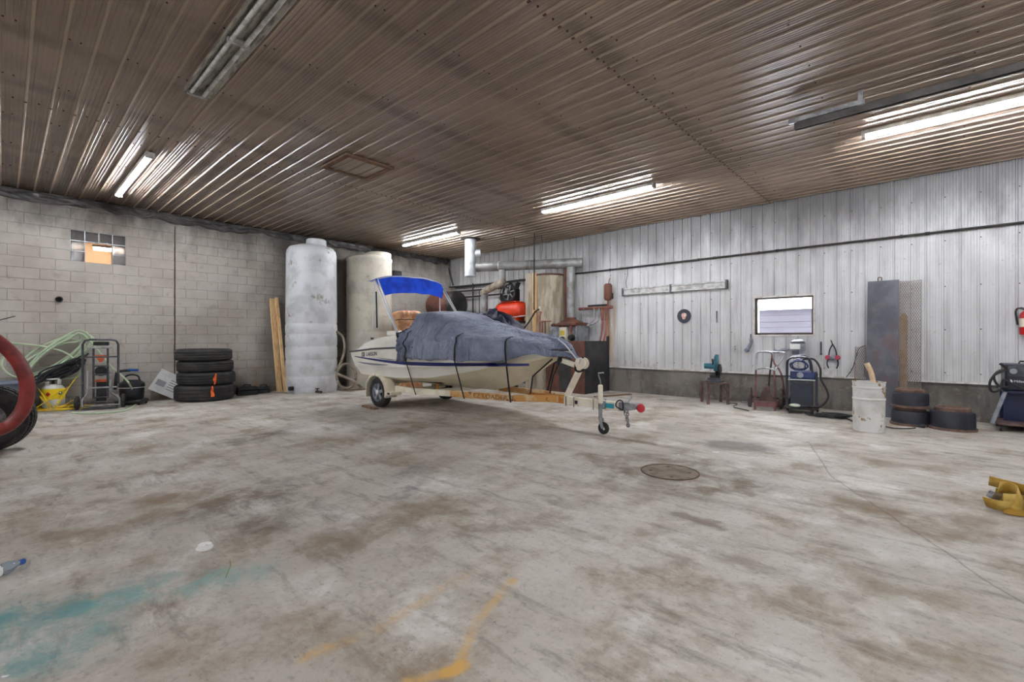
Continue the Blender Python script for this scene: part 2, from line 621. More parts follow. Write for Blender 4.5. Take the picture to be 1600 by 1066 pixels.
def dup(root, loc, rz, label):
    r = root.copy()
    COL.objects.link(r)
    r.location = loc
    r.rotation_euler = (0, 0, rz)
    r['label'] = label
    for ch in list(root.children):
        c_ = ch.copy()
        COL.objects.link(c_)
        c_.parent = r
        for g_ in ch.children:
            d = g_.copy()
            COL.objects.link(d)
            d.parent = c_
    return r


def lettering(txt, size, m, parent, loc, rot, name='lettering', ext=0.001, sx=1.0, align='CENTER'):
    cu = bpy.data.curves.new(name, 'FONT')
    cu.body = txt
    cu.size = size
    cu.extrude = ext
    cu.align_x = align
    cu.align_y = 'CENTER'
    t = bpy.data.objects.new('tmp', cu)
    COL.objects.link(t)
    dg = bpy.context.evaluated_depsgraph_get()
    me = bpy.data.meshes.new_from_object(t.evaluated_get(dg))
    bpy.data.objects.remove(t)
    me.materials.clear()
    me.materials.append(MATS[m])
    o = bpy.data.objects.new(name, me)
    COL.objects.link(o)
    o.parent = parent
    o.location = loc
    o.rotation_euler = rot
    o.scale = (sx, 1, 1)
    o['kind'] = 'stuff'
    return o


# ------------------------------------------------------------------ room shell
struct(MB().box((XL - 0.3, YF - 0.3, -0.15), (XR + 0.3, YB + 0.3, 0)).build('floor', M_FLOOR, smooth=0))

# ceiling: backing deck, ribbed sheets, screw heads
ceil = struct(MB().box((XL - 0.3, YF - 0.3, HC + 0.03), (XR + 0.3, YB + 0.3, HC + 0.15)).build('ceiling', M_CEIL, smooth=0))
PITCH = 0.205
PW = PITCH * 4


def rib_profile(holes=()):
    """across-sheet offsets and relief (towards the room) of one sheet with four main ribs"""
    pr = []
    for k in range(4):
        b = k * PITCH
        pr += [(b, 0), (b + 0.008, 0.020), (b + 0.022, 0.020), (b + 0.030, 0)]
        for q in (0.066, 0.102, 0.138, 0.174):
            pr += [(b + q - 0.008, 0), (b + q - 0.003, 0.005), (b + q + 0.003, 0.005), (b + q + 0.008, 0)]
    pr.append((PW, 0))
    return pr


SEAMS = [XL, -7.67, -2.4, XR]
prof = rib_profile()
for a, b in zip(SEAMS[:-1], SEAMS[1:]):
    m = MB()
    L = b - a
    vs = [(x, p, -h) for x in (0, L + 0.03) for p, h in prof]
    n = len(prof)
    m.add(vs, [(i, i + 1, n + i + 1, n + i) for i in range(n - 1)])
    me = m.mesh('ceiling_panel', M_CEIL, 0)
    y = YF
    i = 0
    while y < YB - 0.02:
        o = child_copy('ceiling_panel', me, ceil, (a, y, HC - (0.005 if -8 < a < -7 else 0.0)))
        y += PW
sc = MB()
x = XL + 0.3
while x < XR:
    y = YF
    while y < YB:
        for off in (0.045, 0.12):
            sc.lathe([(0.007, HC - 0.012), (0.009, HC - 0.002)], 6, (x + random.uniform(-.01, .01), y + off, 0))
        y += PITCH * 2
    x += 1.22
for xs_ in SEAMS[1:3]:
    y = YF
    while y < YB:
        sc.box((xs_ - 0.012, y + 0.004, HC - 0.027), (xs_ + 0.022, y + 0.026, HC - 0.019))
        sc.lathe([(0.008, HC - 0.016), (0.010, HC - 0.004)], 6, (xs_ + 0.01, y + 0.12, 0))
        y += PITCH
o = sc.build('screws', 'rusty_steel', ceil, smooth=0)
o['kind'] = 'stuff'

# siding wall: footing, backing, ribbed sheets, base ledge
WIN = [on_y(1180, 500).x, on_y(1271, 500).x, on_y(1225, 523).z, on_y(1225, 464).z]
wb = MB()
wb.box((XL - 0.3, YB, 0), (XR + 0.3, YB + 0.25, KNEE))
wb.box((XL - 0.3, YB + 0.02, KNEE), (WIN[0], YB + 0.11, HC + 0.03))
wb.box((WIN[1], YB + 0.02, KNEE), (XR + 0.3, YB + 0.11, HC + 0.03))
wb.box((WIN[0], YB + 0.02, KNEE), (WIN[1], YB + 0.11, WIN[2]))
wb.box((WIN[0], YB + 0.02, WIN[3]), (WIN[1], YB + 0.11, HC + 0.03))
wr = struct(wb.build('wall_right', M_CONC, smooth=0))
x = XL
while x < XR - 0.02:
    pr = [(x + p, h * 0.8) for p, h in prof]
    for e in WIN[:2]:
        if x < e < x + PW:
            pr.append((e, 0.0))
    pr.sort()
    m = MB()
    for (p, h), (p2, h2) in zip(pr[:-1], pr[1:]):
        mid = (p + p2) / 2
        spans = [(KNEE, HC)] if not WIN[0] < mid < WIN[1] else [(KNEE, WIN[2]), (WIN[3], HC)]
        for z0, z1 in spans:
            m.add([(p, YB - h, z0), (p2, YB - h2, z0), (p2, YB - h2, z1), (p, YB - h, z1)], [(0, 1, 2, 3)])
    m.build('siding_panel', M_SIDE, wr, smooth=0)
    x += PW
sc = MB()
for z in (0.75, 1.45, 2.15, 2.9, 3.6):
    x = XL + 0.045
    while x < XR:
        if not (WIN[0] - .05 < x < WIN[1] + .05 and WIN[2] - .05 < z < WIN[3] + .05):
            sc.lathe([(0.008, YB - 0.010), (0.010, YB)], 6, (x, 0, z + random.uniform(-.01, .01)), 'Y')
        x += PITCH * 2
o = sc.build('screws', 'rusty_steel', wr, smooth=0)
o['kind'] = 'stuff'
struct(MB().box((XL, YB - 0.035, KNEE - 0.012), (XR, YB + 0.01, KNEE + 0.018)).build('trim_1', 'white_trim', smooth=0))

# window in the siding wall
wn = struct(MB().box((WIN[0], YB + 0.06, WIN[2]), (WIN[1], YB + 0.064, WIN[3])).build('window_1', mat('pane', (255, 255, 255), rough=0.0, trans=1.0), smooth=0))
wn.data.materials[0].node_tree.nodes['Principled BSDF'].inputs['IOR'].default_value = 1.05
mat('window_wood', (60, 51, 44), (48, 41, 36), 6, rough=0.6)
jm = MB()
jm.box((WIN[0], YB - 0.02, WIN[2]), (WIN[0] + 0.05, YB + 0.115, WIN[3]))
jm.box((WIN[1] - 0.025, YB - 0.02, WIN[2]), (WIN[1], YB + 0.115, WIN[3]))
jm.box((WIN[0], YB - 0.02, WIN[3] - 0.03), (WIN[1], YB + 0.115, WIN[3]))
jm.box((WIN[0], YB - 0.02, WIN[2]), (WIN[1], YB + 0.115, WIN[2] + 0.035))
jm.build('window_jamb', 'window_wood', wn, smooth=0)
fm = MB()
for lo, hi in (((WIN[0] - .03, WIN[2] - .03), (WIN[0], WIN[3] + .03)), ((WIN[1], WIN[2] - .03), (WIN[1] + .03, WIN[3] + .03)),
               ((WIN[0], WIN[3]), (WIN[1], WIN[3] + .03)), ((WIN[0], WIN[2] - .03), (WIN[1], WIN[2]))):
    fm.box((lo[0], YB - 0.028, lo[1]), (hi[0], YB, hi[1]))
fm.build('window_casing', 'white_trim', wn, smooth=0)

# outside the window: snowy yard and a neighbouring shed
mat('snow', (240, 241, 246), (230, 232, 240), 1.0, rough=0.9)
mat('lilac_siding', (46, 45, 49), (43, 42, 46), 1.0, rough=0.9, spec=0.05)
struct(MB().box((-14, YB + 0.3, -0.2), (8, YB + 14, -0.05)).build('ground_outside', 'snow', smooth=0))
shed = thing('neighbouring_shed', 'pale lilac sided shed seen through the window', 'shed', (-4.2, YB + 6.2, -0.05))
m = MB()
for i in range(12):
    m.box((-5, 0.012 * (i % 2), i * 0.19), (5, 0.2, i * 0.19 + 0.188))
m.build('wall', 'lilac_siding', shed, smooth=0)
MB().prism([(-5.1, 2.28), (5.1, 2.28), (5.1, 2.36), (-5.1, 2.36)], -0.1, 2.0).build('roof_edge', 'snow', shed, smooth=0)

# block wall: backing (mortar), blocks, control joint, glass-block window
GB = [0.86, 1.68, 2.80, 3.40]        # y0, y1, z0, z1 of the glass-block opening
BW, BH = 0.41, 0.2
m = MB()
m.box((XL - 0.2, YF - 0.3, 0), (XL, GB[0], HC + 0.03))
m.box((XL - 0.2, GB[1], 0), (XL, YB + 0.3, HC + 0.03))
m.box((XL - 0.2, GB[0], 0), (XL, GB[1], GB[2]))
m.box((XL - 0.2, GB[0], GB[3]), (XL, GB[1], HC + 0.03))
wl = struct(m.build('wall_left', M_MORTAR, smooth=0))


def block_mesh(lw):
    d, c, j = 0.008, 0.005, 0.0025
    a0, a1, b0, b1 = j, lw - j, j, BH - j
    vs = [(0, a0, b0), (0, a1, b0), (0, a1, b1), (0, a0, b1), (d - c, a0, b0), (d - c, a1, b0), (d - c, a1, b1), (d - c, a0, b1),
          (d, a0 + c, b0 + c), (d, a1 - c, b0 + c), (d, a1 - c, b1 - c), (d, a0 + c, b1 - c)]
    fs = []
    for k in (0, 4):
        for i in range(4):
            fs.append((k + i, k + (i + 1) % 4, k + 4 + (i + 1) % 4, k + 4 + i))
    fs.append((8, 9, 10, 11))
    return vs, fs


bm_cache = {}
rest = MB()
JY = on_x(273, 450).y                 # control joint
cells = []
for r in range(20):
    z = r * BH
    y0 = GB[0] - 4 * BW - (BW / 2 if r % 2 else 0)
    edges = [y0 + k * BW for k in range(40)]
    segs = [(e, e + BW) for e in edges]
    out = []
    for a, b in segs:
        parts = [(max(a, YF), min(b, YB))]
        cut = []
        for p, q in parts:
            if p < JY < q:
                cut += [(p, JY - 0.012), (JY + 0.012, q)]
            else:
                cut.append((p, q))
        for p, q in cut:
            if GB[2] - .01 < z + 0.1 < GB[3] + .01 and q > GB[0] + .001 and p < GB[1] - .001:
                if p < GB[0] - .01:
                    out.append((p, GB[0]))
                if q > GB[1] + .01:
                    out.append((GB[1], q))
            else:
                out.append((p, q))
    for p, q in out:
        if q - p > 0.03:
            cells.append((p, q, z, r))
cells.sort(key=lambda t: (0 if -0.35 < t[0] else 1, t[0]))
nb = 0
for p, q, z, r in cells:
    key = round(q - p, 3)
    d = random.uniform(-0.002, 0.002)
    if nb < 300 and p > -0.35:
        if key not in bm_cache:
            b = MB()
            b.add(*block_mesh(q - p))
            bm_cache[key] = b.mesh('block', M_BLOCK, 0)
        child_copy('block', bm_cache[key], wl, (XL + d, p, z))
        nb += 1
    else:
        vs, fs = block_mesh(q - p)
        rest.add([(XL + d + v[0], p + v[1], z + v[2]) for v in vs], fs)
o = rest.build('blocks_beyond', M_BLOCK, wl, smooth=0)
o['kind'] = 'stuff'
mat('joint_filler', (96, 72, 50), (60, 46, 36), 12, rough=0.9)
MB().box((XL - 0.01, JY - 0.010, 0.1), (XL + 0.006, JY + 0.010, 3.75)).build('joint_filler', 'joint_filler', wl, smooth=0)

g = G('glass_block')
g.col(lin((120, 122, 126)))
g.rough(0.12)
g.b.inputs['Transmission Weight'].default_value = 0.75
vv = g.n('TexCoord').outputs['Object']
g.bump(g.n('TexWave', {'Vector': vv, 'Scale': 14.0, 'Distortion': 1.0}, bands_direction='Y').outputs['Fac'], 0.6, 0.01)
MATS['glass_block'] = g.m
w2 = struct(bpy.data.objects.new('window_2', None))
COL.objects.link(w2)
w2.location = (XL, GB[0], GB[2])
cw, chh = (GB[1] - GB[0]) / 4, 0.2
gbm = MB()
c = 0.012
gbm.box((-0.10, 0.006, 0.006), (-0.012, cw - 0.006, chh - 0.006))
gme = gbm.mesh('glass_block', 'glass_block', 0)
for i in range(4):
    for j in range(3):
        if i in (1, 2) and j < 2:
            continue
        child_copy('glass_block', gme, w2, (0, i * cw, j * chh))
jo = MB()
for i in range(5):
    if i == 2:
        jo.box((-0.1, i * cw - .006, 2 * chh), (-0.008, i * cw + .006, 0.6))
    else:
        jo.box((-0.1, i * cw - .006, 0), (-0.008, i * cw + .006, 0.6))
for j in range(4):
    if j in (0, 1):
        jo.box((-0.1, 0, j * chh - .006), (-0.008, cw, j * chh + .006))
        jo.box((-0.1, 3 * cw, j * chh - .006), (-0.008, 4 * cw, j * chh + .006))
    else:
        jo.box((-0.1, 0, j * chh - .006), (-0.008, 4 * cw, j * chh + .006))
jo.build('window_joints', 'galv', w2, smooth=0)

# lit room beyond the opening
mat('peach_wall', (238, 210, 182), (228, 198, 168), 2, rough=0.8)
m = MB()
m.box((XL - 3.2, -1.5, 1.0), (XL - 3.1, 4.5, 4.6))
m.box((XL - 3.2, -1.6, 1.0), (XL - 0.2, -1.5, 4.6))
m.box((XL - 3.2, 4.5, 1.0), (XL - 0.2, 4.6, 4.6))
m.box((XL - 3.2, -1.6, 4.5), (XL - 0.2, 4.6, 4.6))
m.box((XL - 3.2, -1.6, 0.9), (XL - 0.2, 4.6, 1.0))
m.box((XL - 0.25, -1.6, HC - 0.03), (XL - 0.2, 4.6, 4.6))
struct(m.build('wall_beyond', 'peach_wall', smooth=0))
pl = thing('strip_light', 'lit strip light seen through the gap in the glass blocks', 'light', on_x(166, 388, XL - 2.2))
MB().box((-0.06, -0.24, 0), (0.06, 0.24, 0.05)).build('housing', 'fixture_white', pl, smooth=0)
mat('led_warm', (255, 255, 255), emit=((255, 230, 200), 44.0))
MB().cyl((0, -0.22, -0.03), (0, 0.22, -0.03), 0.04).build('tube', 'led_warm', pl)
MB().cyl((0, 0, 0.05), (0, 0, 4.5 - on_x(166, 388, XL - 2.2).z), 0.01, n=8).build('hanger', 'galv', pl)

# the two walls that close the shop behind the camera
struct(MB().box((XR, YF - 0.3, 0), (XR + 0.2, YB + 0.3, HC + 0.03)).build('wall_near', M_SIDE, smooth=0))
struct(MB().box((XL - 0.3, YF - 0.2, 0), (XR + 0.3, YF, HC + 0.03)).build('wall_behind', M_SIDE, smooth=0))

# crumpled black vapour sheet along the top of the block wall
mat('soot_sheet', (44, 42, 42), (70, 66, 64), 4, rough=0.45)


def sheet_fn(u, v):
    y = YF + 0.1 + u * (YB - YF - 0.2)
    drop = 0.17 + 0.10 * mnoise.noise((y * 1.3, 3, 0)) + 0.05 * mnoise.noise((y * 4.3, 7, 0))
    bulge = 0.03 + 0.05 * mnoise.noise((y * 3.1, v * 2.0, 1.7)) + 0.05 * mnoise.noise((y * 8, v * 4.0, 4.2)) + 0.03 * mnoise.noise((y * 19, v * 7.0, 2.2))
    return (XL + 0.012 + max(0.004, bulge * math.sin(math.pi * min(1, v * 0.9 + 0.1)) + 0.01), y, HC - 0.03 - drop * v + 0.01 * mnoise.noise((y * 8, v * 4, 9)))


tag(MB().grid(sheet_fn, 520, 12).build('vapour_sheet', 'soot_sheet', smooth=60, solid=0.003), 'crumpled black plastic sheet hanging along the top of the block wall', 'plastic sheet')


# ------------------------------------------------------------------ ceiling lights
def led_light(x0, x1, y, label, group='lit ceiling strip lights'):
    t = thing('strip_light', label, 'light', ((x0 + x1) / 2, y, HC - 0.02), 0, group)
    L = (x1 - x0) / 2
    MB().box((-L, -0.05, -0.05), (L, 0.05, 0.0)).build('housing', 'fixture_white', t, bevel=0.006)
    MB().cyl((-L + 0.03, 0.0, -0.07), (L - 0.03, 0.0, -0.07), 0.021, n=12).build('tube', 'led', t)
    for sx in (-1, 1):
        MB().box((sx * L - 0.02, -0.055, -0.09), (sx * L + 0.02, 0.055, 0.0)).build('end_cap', 'fixture_white', t, bevel=0.005)
    return t


led_light(-11.1, -8.4, 1.43, 'lit strip light on the ceiling nearest the glass block window')
led_light(-11.1, -8.75, 7.64, 'lit ceiling strip light nearest the corner beside the upright flue stub')
led_light(-6.02, -3.58, 7.58, 'lit ceiling strip light in the middle of the row along the siding wall')
led_light(-0.67, 1.77, 7.57, 'lit ceiling strip light running out of the right edge of the picture')
led_light(-0.67, 1.77, 1.43, 'unseen strip light added above the camera to brighten the foreground')  # this and the next three: added out of view to brighten the foreground floor
led_light(-0.67, 1.77, -4.74, 'unseen strip light added behind the camera by the near wall')
led_light(-6.0, -3.56, -4.74, 'unseen strip light added in the middle of the row behind the camera')
led_light(-11.1, -8.66, -4.74, 'unseen strip light added behind the camera by the block wall')

t = thing('dead_strip_light', 'unlit fluorescent fixture with dull reflector overhead at the top left', 'light', (-4.55, 1.40, HC - 0.03))
MB().prism([(-0.06, 0), (0.06, 0), (0.13, -0.075), (0.125, -0.08), (0.05, -0.045), (-0.05, -0.045), (-0.125, -0.08), (-0.13, -0.075)], -1.3, 1.3, 'X').build('reflector', 'reflector', t, smooth=0)
for yy in (-0.055, 0.055):
    MB().cyl((-1.27, yy, -0.075), (1.27, yy, -0.075), 0.019, n=10).build('tube', 'tube_dead', t)
for sx in (-1.29, 0, 1.27):
    MB().box((sx - 0.015, -0.09, -0.10), (sx + 0.015, 0.09, -0.04)).build('lamp_holder', 'fixture_white', t, smooth=0)

# ------------------------------------------------------------------ boat trailer
mat('trailer_white', (238, 230, 212), (222, 212, 190), 6, rough=0.45, c3=(176, 116, 56), sc3=9, lo3=0.68, hi3=0.76)
mat('trailer_rust', (206, 150, 84), (222, 200, 160), 3.5, rough=0.6, c3=(150, 86, 34), sc3=10, lo3=0.56, hi3=0.7)
mat('tongue_rust', (180, 112, 44), (206, 138, 62), 9, rough=0.65, c3=(120, 70, 28), sc3=16)
mat('rim', (176, 182, 194), (140, 146, 158), 6, rough=0.35, metal=0.55)
mat('sticker_teal', (40, 150, 166), rough=0.5)
mat('letter_brown', (112, 78, 44), rough=0.7)
mat('letter_dark', (40, 40, 52), rough=0.5)
mat('red_plastic', (196, 40, 52), rough=0.45)
mat('strap_black', (20, 20, 24), rough=0.7)


def tyre_profile(R0, r_in, wd, flat=0.75):
    h = wd / 2
    return [(r_in, -h * 0.72), (r_in + (R0 - r_in) * 0.25, -h * 0.95), (r_in + (R0 - r_in) * 0.55, -h), (R0 - 0.035, -h * 0.94), (R0 - 0.008, -h * flat), (R0, -h * flat * 0.6),
            (R0, h * flat * 0.6), (R0 - 0.008, h * flat), (R0 - 0.035, h * 0.94), (r_in + (R0 - r_in) * 0.55, h), (r_in + (R0 - r_in) * 0.25, h * 0.95), (r_in, h * 0.72)]


AX, CY, ZR = -7.82, 5.66, 0.42          # axle, trailer centre line, rail height
tr = thing('boat_trailer', 'white and rust-brown boat trailer under the covered boat', 'trailer', (0, 0, 0))
RAIL = [(-8.35, 5.00, 0.37), (-6.90, 4.94, 0.375), (-6.0, 5.07, 0.384), (-4.75, 5.26, 0.395), (-4.15, 5.60, 0.405)]


def rail_y(x, s):
    return CY + s * (CY - lerp_tab([(p[0], p[1]) for p in RAIL], x))


def lerp_tab(tab, x):
    for (x0, v0), (x1, v1) in zip(tab[:-1], tab[1:]):
        if x <= x1:
            return v0 + (v1 - v0) * max(0.0, (x - x0) / (x1 - x0))
    return tab[-1][1]


for s_ in (-1, 1):
    for i in range(4):
        a = Vector((RAIL[i][0], CY + s_ * (CY - RAIL[i][1]), RAIL[i][2])); b = Vector((RAIL[i + 1][0], CY + s_ * (CY - RAIL[i + 1][1]), RAIL[i + 1][2]))
        o = MB().bar(a, b, 0.05, 0.10).build('side_rail', 'trailer_white' if i < 2 else 'trailer_rust', tr, bevel=0.006)
        if i > 1:
            o['label'] = 'rusted length of side rail'
        if s_ < 0 and i == 2:
            d = b - a
            lettering('EZ LOADER', 0.095, 'letter_brown', o, a + d * 0.66 + Vector((0.0, -0.028, -0.005)), (R(90), 0, math.atan2(d.y, d.x)), sx=1.35)
MB().cyl((AX, CY - 0.78, 0.28), (AX, CY + 0.78, 0.28), 0.03).build('axle', 'trailer_white', tr)
MB().bar((-8.33, CY - 0.8, ZR), (-8.33, CY + 0.8, ZR), 0.06, 0.09).build('rear_crossmember', 'trailer_white', tr, bevel=0.005)
MB().bar((-6.3, rail_y(-6.3, -1), ZR - 0.02), (-6.3, rail_y(-6.3, 1), ZR - 0.02), 0.06, 0.07).build('front_crossmember', 'trailer_white', tr, bevel=0.005)
for s_ in (-1, 1):
    wy_ = CY + s_ * 0.80
    wh = MB().lathe(tyre_profile(0.285, 0.17, 0.17), 40, (AX, wy_, 0.285), 'Y', closed=True).build('tyre', 'rubber', tr)
    k = s_ * 0.06
    rm = MB().lathe([(0.175, wy_ - 0.075), (0.165, wy_ - 0.06), (0.15, wy_ - 0.035), (0.145, wy_ + 0.035), (0.165, wy_ + 0.06), (0.175, wy_ + 0.075)], 32, (AX, 0, 0.285), 'Y', closed=True).build('rim', 'rim', tr)
    MB().lathe([(0.15, wy_ - s_ * 0.02), (0.0, wy_ - s_ * 0.018)], 28, (AX, 0, 0.285), 'Y').build('brake_plate', 'black_iron', rm)
    hb = MB()
    hb.lathe([(0.05, wy_ + s_ * 0.03), (0.05, wy_ + s_ * 0.085), (0.03, wy_ + s_ * 0.1)], 18, (AX, 0, 0.285), 'Y')
    hb.build('hub_cap', 'chrome', rm)
    sp = MB()
    for q in range(5):
        a_ = 2 * math.pi * q / 5 + 0.3
        d = Vector((math.cos(a_), 0, math.sin(a_)))
        sp.bar(Vector((AX, wy_ + s_ * 0.05, 0.285)) + d * 0.04, Vector((AX, wy_ + s_ * 0.045, 0.285)) + d * 0.155, 0.055, 0.02, up=(0, 1, 0))
    sp.build('spokes', 'rim', rm)
    f = MB()

    def fend(u, v, wy_=wy_, s_=s_):
        a_ = R(200) - R(215) * u
        rr = 0.345
        return (AX + rr * math.cos(a_) * (1.06 if a_ < R(90) else 1.0), wy_ + (v - 0.5) * 0.24, 0.30 + rr * math.sin(a_) * 0.98 - 0.0)
    f.grid(fend, 22, 3)
    fo = f.build('fender', 'trailer_white', tr, solid=0.012, smooth=50)
    sk = MB()
    pts = [(AX + 0.345 * math.cos(R(200) - R(215) * i / 20) * (1.06 if R(200) - R(215) * i / 20 < R(90) else 1), 0.30 + 0.338 * math.sin(R(200) - R(215) * i / 20)) for i in range(21)]
    pts2 = [(AX + (x - AX) * 0.9, 0.30 + (z - 0.30) * 0.89) for x, z in pts]
    yy = wy_ + s_ * 0.122
    for i in range(20):
        sk.add([(pts[i][0], yy, pts[i][1]), (pts[i + 1][0], yy, pts[i + 1][1]), (pts2[i + 1][0], yy, pts2[i + 1][1]), (pts2[i][0], yy, pts2[i][1])], [(0, 1, 2, 3)])
    sk.build('skirt', 'trailer_white', fo, solid=0.010, smooth=50)
    MB().box((AX + 0.36, wy_ - 0.12, 0.27), (AX + 0.52, wy_ + 0.12, 0.33)).build('step_pad', 'trailer_white', fo, bevel=0.006)
    MB().box((AX + 0.42, wy_ + s_ * 0.12, 0.285), (AX + 0.49, wy_ + s_ * 0.128, 0.315)).build('marker_lamp', 'black_plastic', fo, smooth=0)
    # bunk with brackets
    bk = MB().bar((-8.3, CY + s_ * 0.48, 0.545), (-6.35, CY + s_ * 0.48, 0.545), 0.09, 0.05).build('bunk', 'black_plastic', tr, bevel=0.005)
    for bx in (-8.1, -6.5):
        MB().bar((bx, CY + s_ * 0.48, 0.40), (bx, CY + s_ * 0.48, 0.53), 0.05, 0.03).build('bunk_bracket', 'trailer_rust', tr, smooth=0)
# tongue
TA, TB = Vector((-4.75, CY - 0.02, 0.40)), Vector((-3.12, CY - 0.04, 0.385))
MB().bar(TA, Vector((-4.05, CY - 0.03, 0.395)), 0.10, 0.105).build('tongue_socket', 'tongue_rust', tr, bevel=0.006)
tg = MB().bar(Vector((-4.05, CY - 0.03, 0.395)), TB, 0.09, 0.115).build('tongue', 'trailer_white', tr, bevel=0.006)
MB().box((-3.34, CY - 0.089, 0.355), (-3.20, CY - 0.083, 0.42)).build('sticker', 'sticker_teal', tg, smooth=0)
for bx in (-4.0, -3.86, -3.53, -3.40):
    ub = MB()
    ub.tube([(bx, CY - 0.085, 0.31), (bx, CY - 0.085, 0.455), (bx, CY + 0.03, 0.455), (bx, CY + 0.03, 0.31)], 0.007, 6)
    ub.build('u_bolt', 'steel', tr)
MB().box((-3.84, CY - 0.09, 0.36), (-3.80, CY - 0.08, 0.41)).build('clip', 'black_plastic', tr, smooth=0)
# winch post with bow stop
MB().bar((-4.02, CY - 0.03, 0.45), (-3.76, CY - 0.03, 0.92), 0.07, 0.075).build('winch_post', 'trailer_white', tr, bevel=0.006)
MB().bar((-3.80, CY - 0.03, 0.90), (-4.12, CY - 0.03, 0.985), 0.06, 0.07).build('bow_arm', 'trailer_white', tr, bevel=0.006)
wi = MB().lathe([(0.03, -0.075), (0.085, -0.07), (0.085, -0.06), (0.045, -0.055), (0.045, 0.03), (0.085, 0.035), (0.085, 0.045), (0.03, 0.05)], 24, (-3.74, CY - 0.04, 0.95), 'Y').build('winch', 'trailer_white', tr)
MB().tube([(-3.74, CY - 0.12, 0.95), (-3.72, CY - 0.13, 1.0), (-3.70, CY - 0.13, 1.03), (-3.70, CY - 0.20, 1.03)], 0.009, 8).build('crank', 'chrome', wi)
MB().tube([(-3.73, CY - 0.03, 1.04), (-3.83, CY - 0.06, 0.97), (-3.84, CY - 0.07, 0.86), (-3.78, CY - 0.06, 0.83), (-3.72, CY - 0.03, 0.86)], 0.016, 8, k=5).build('winch_strap', 'strap_black', tr)
MB().lathe([(0.025, -0.06), (0.045, -0.03), (0.035, 0), (0.045, 0.03), (0.025, 0.06)], 16, (-4.13, CY - 0.03, 0.99), 'Y').build('bow_roller', 'black_plastic', tr)
# coupler, red cap, chains
cp = MB()
cp.prism([(-3.14, 0.33), (-2.98, 0.35), (-2.90, 0.37), (-2.86, 0.42), (-2.90, 0.45), (-3.02, 0.455), (-3.14, 0.45)], CY - 0.085, CY + 0.0)
cp.build('coupler', 'galv', tr, bevel=0.008)
MB().tube([(-3.02, CY - 0.04, 0.45), (-2.98, CY - 0.04, 0.50), (-2.95, CY - 0.04, 0.54)], 0.010, 8).build('latch', 'galv', tr)
MB().ball((-2.83, CY - 0.045, 0.395), (0.055, 0.05, 0.06)).build('coupler_cap', 'red_plastic', tr)
for q in range(2):
    ch = MB()
    for i in range(6):
        z = 0.34 - 0.036 * i
        cx_, cy_ = -3.04 + 0.05 * q + 0.012 * i * (1 - q), CY - 0.09 - 0.01 * q
        pts = []
        for j in range(10):
            a_ = 2 * math.pi * j / 10
            u_, w_ = 0.016 * math.cos(a_), 0.026 * math.sin(a_)
            pts.append((cx_ + (u_ if i % 2 else 0), cy_ + (0 if i % 2 else u_), z + w_))
        ch.tube(pts, 0.0055, 6, closed=True)
    ch.build('safety_chain', 'steel', tr)
MB().tube([(-3.10, CY - 0.09, 0.36), (-3.16, CY - 0.11, 0.40), (-3.13, CY - 0.11, 0.47), (-3.07, CY - 0.1, 0.47), (-3.06, CY - 0.1, 0.36)], 0.009, 7, k=4, closed=True).build('wiring_loop', 'black_plastic', tr)
# tongue jack
jx, jy = -3.38, CY - 0.14
jk = MB().cyl((jx, jy, 0.20), (jx, jy, 0.66), 0.026).build('jack_tube', 'galv', tr)
MB().lathe([(0.034, 0.42), (0.034, 0.66), (0.02, 0.675)], 18, (jx, jy, 0)).build('jack_sleeve', 'trailer_white', tr)
MB().tube([(jx, jy, 0.67), (jx, jy, 0.72), (jx - 0.03, jy, 0.80), (jx - 0.03, jy, 0.83), (jx + 0.05, jy, 0.84)], 0.010, 8).build('jack_crank', 'galv', jk)
MB().box((jx - 0.05, jy + 0.02, 0.34), (jx + 0.05, jy + 0.06, 0.45)).build('jack_bracket', 'galv', tr, bevel=0.004)
fk = MB()
for dy in (-0.028, 0.028):
    fk.prism([(jx - 0.02, 0.22), (jx + 0.03, 0.22), (jx + 0.07, 0.08), (jx + 0.03, 0.075)], jy + dy - 0.004, jy + dy + 0.004)
fk.box((jx - 0.02, jy - 0.03, 0.205), (jx + 0.03, jy + 0.03, 0.22))
fk.build('caster_fork', 'galv', jk, smooth=0)
MB().lathe(tyre_profile(0.082, 0.03, 0.045), 28, (jx + 0.05, jy, 0.083), 'Y', closed=True).build('caster_wheel', 'rubber', jk)
# wooden chock under the tyre
tag(MB().box((AX - 0.30, CY - 1.06, 0.0), (AX + 0.24, CY - 0.96, 0.03), rot=(0, 0, -0.1)).build('wheel_chock', 'old_wood', bevel=0.003), 'flat dark board lying beside the near trailer tyre', 'board')

# ------------------------------------------------------------------ boat
mat('hull_white', (238, 236, 228), (228, 225, 214), 2, rough=0.22, coat=0.5)
mat('hull_cream', (240, 232, 208), (228, 218, 190), 3, rough=0.4)
mat('navy', (26, 36, 110), rough=0.3)
mat('stripe_grey', (120, 124, 134), rough=0.35)
mat('rub_rail', (70, 72, 80), rough=0.4)
mat('canopy_blue', (20, 84, 232), (14, 62, 200), 4, rough=0.8, bump=0.25, bsc=14)
mat('brown_junk', (176, 128, 88), (120, 80, 52), 5, rough=0.6)
BX, BY = -8.64, CY
LB = 4.70
bt = thing('motorboat', 'white motorboat with blue stripe and blue bimini top', 'boat', (BX, BY, 0.0))


def half_beam(x):
    if x < 2.1:
        return 0.985 + 0.035 * math.sin(min(x, 2.1) / 2.1 * math.pi / 2)
    return max(0.012, 1.02 * (1 - ((x - 2.1) / (LB - 2.1)) ** 2.3))


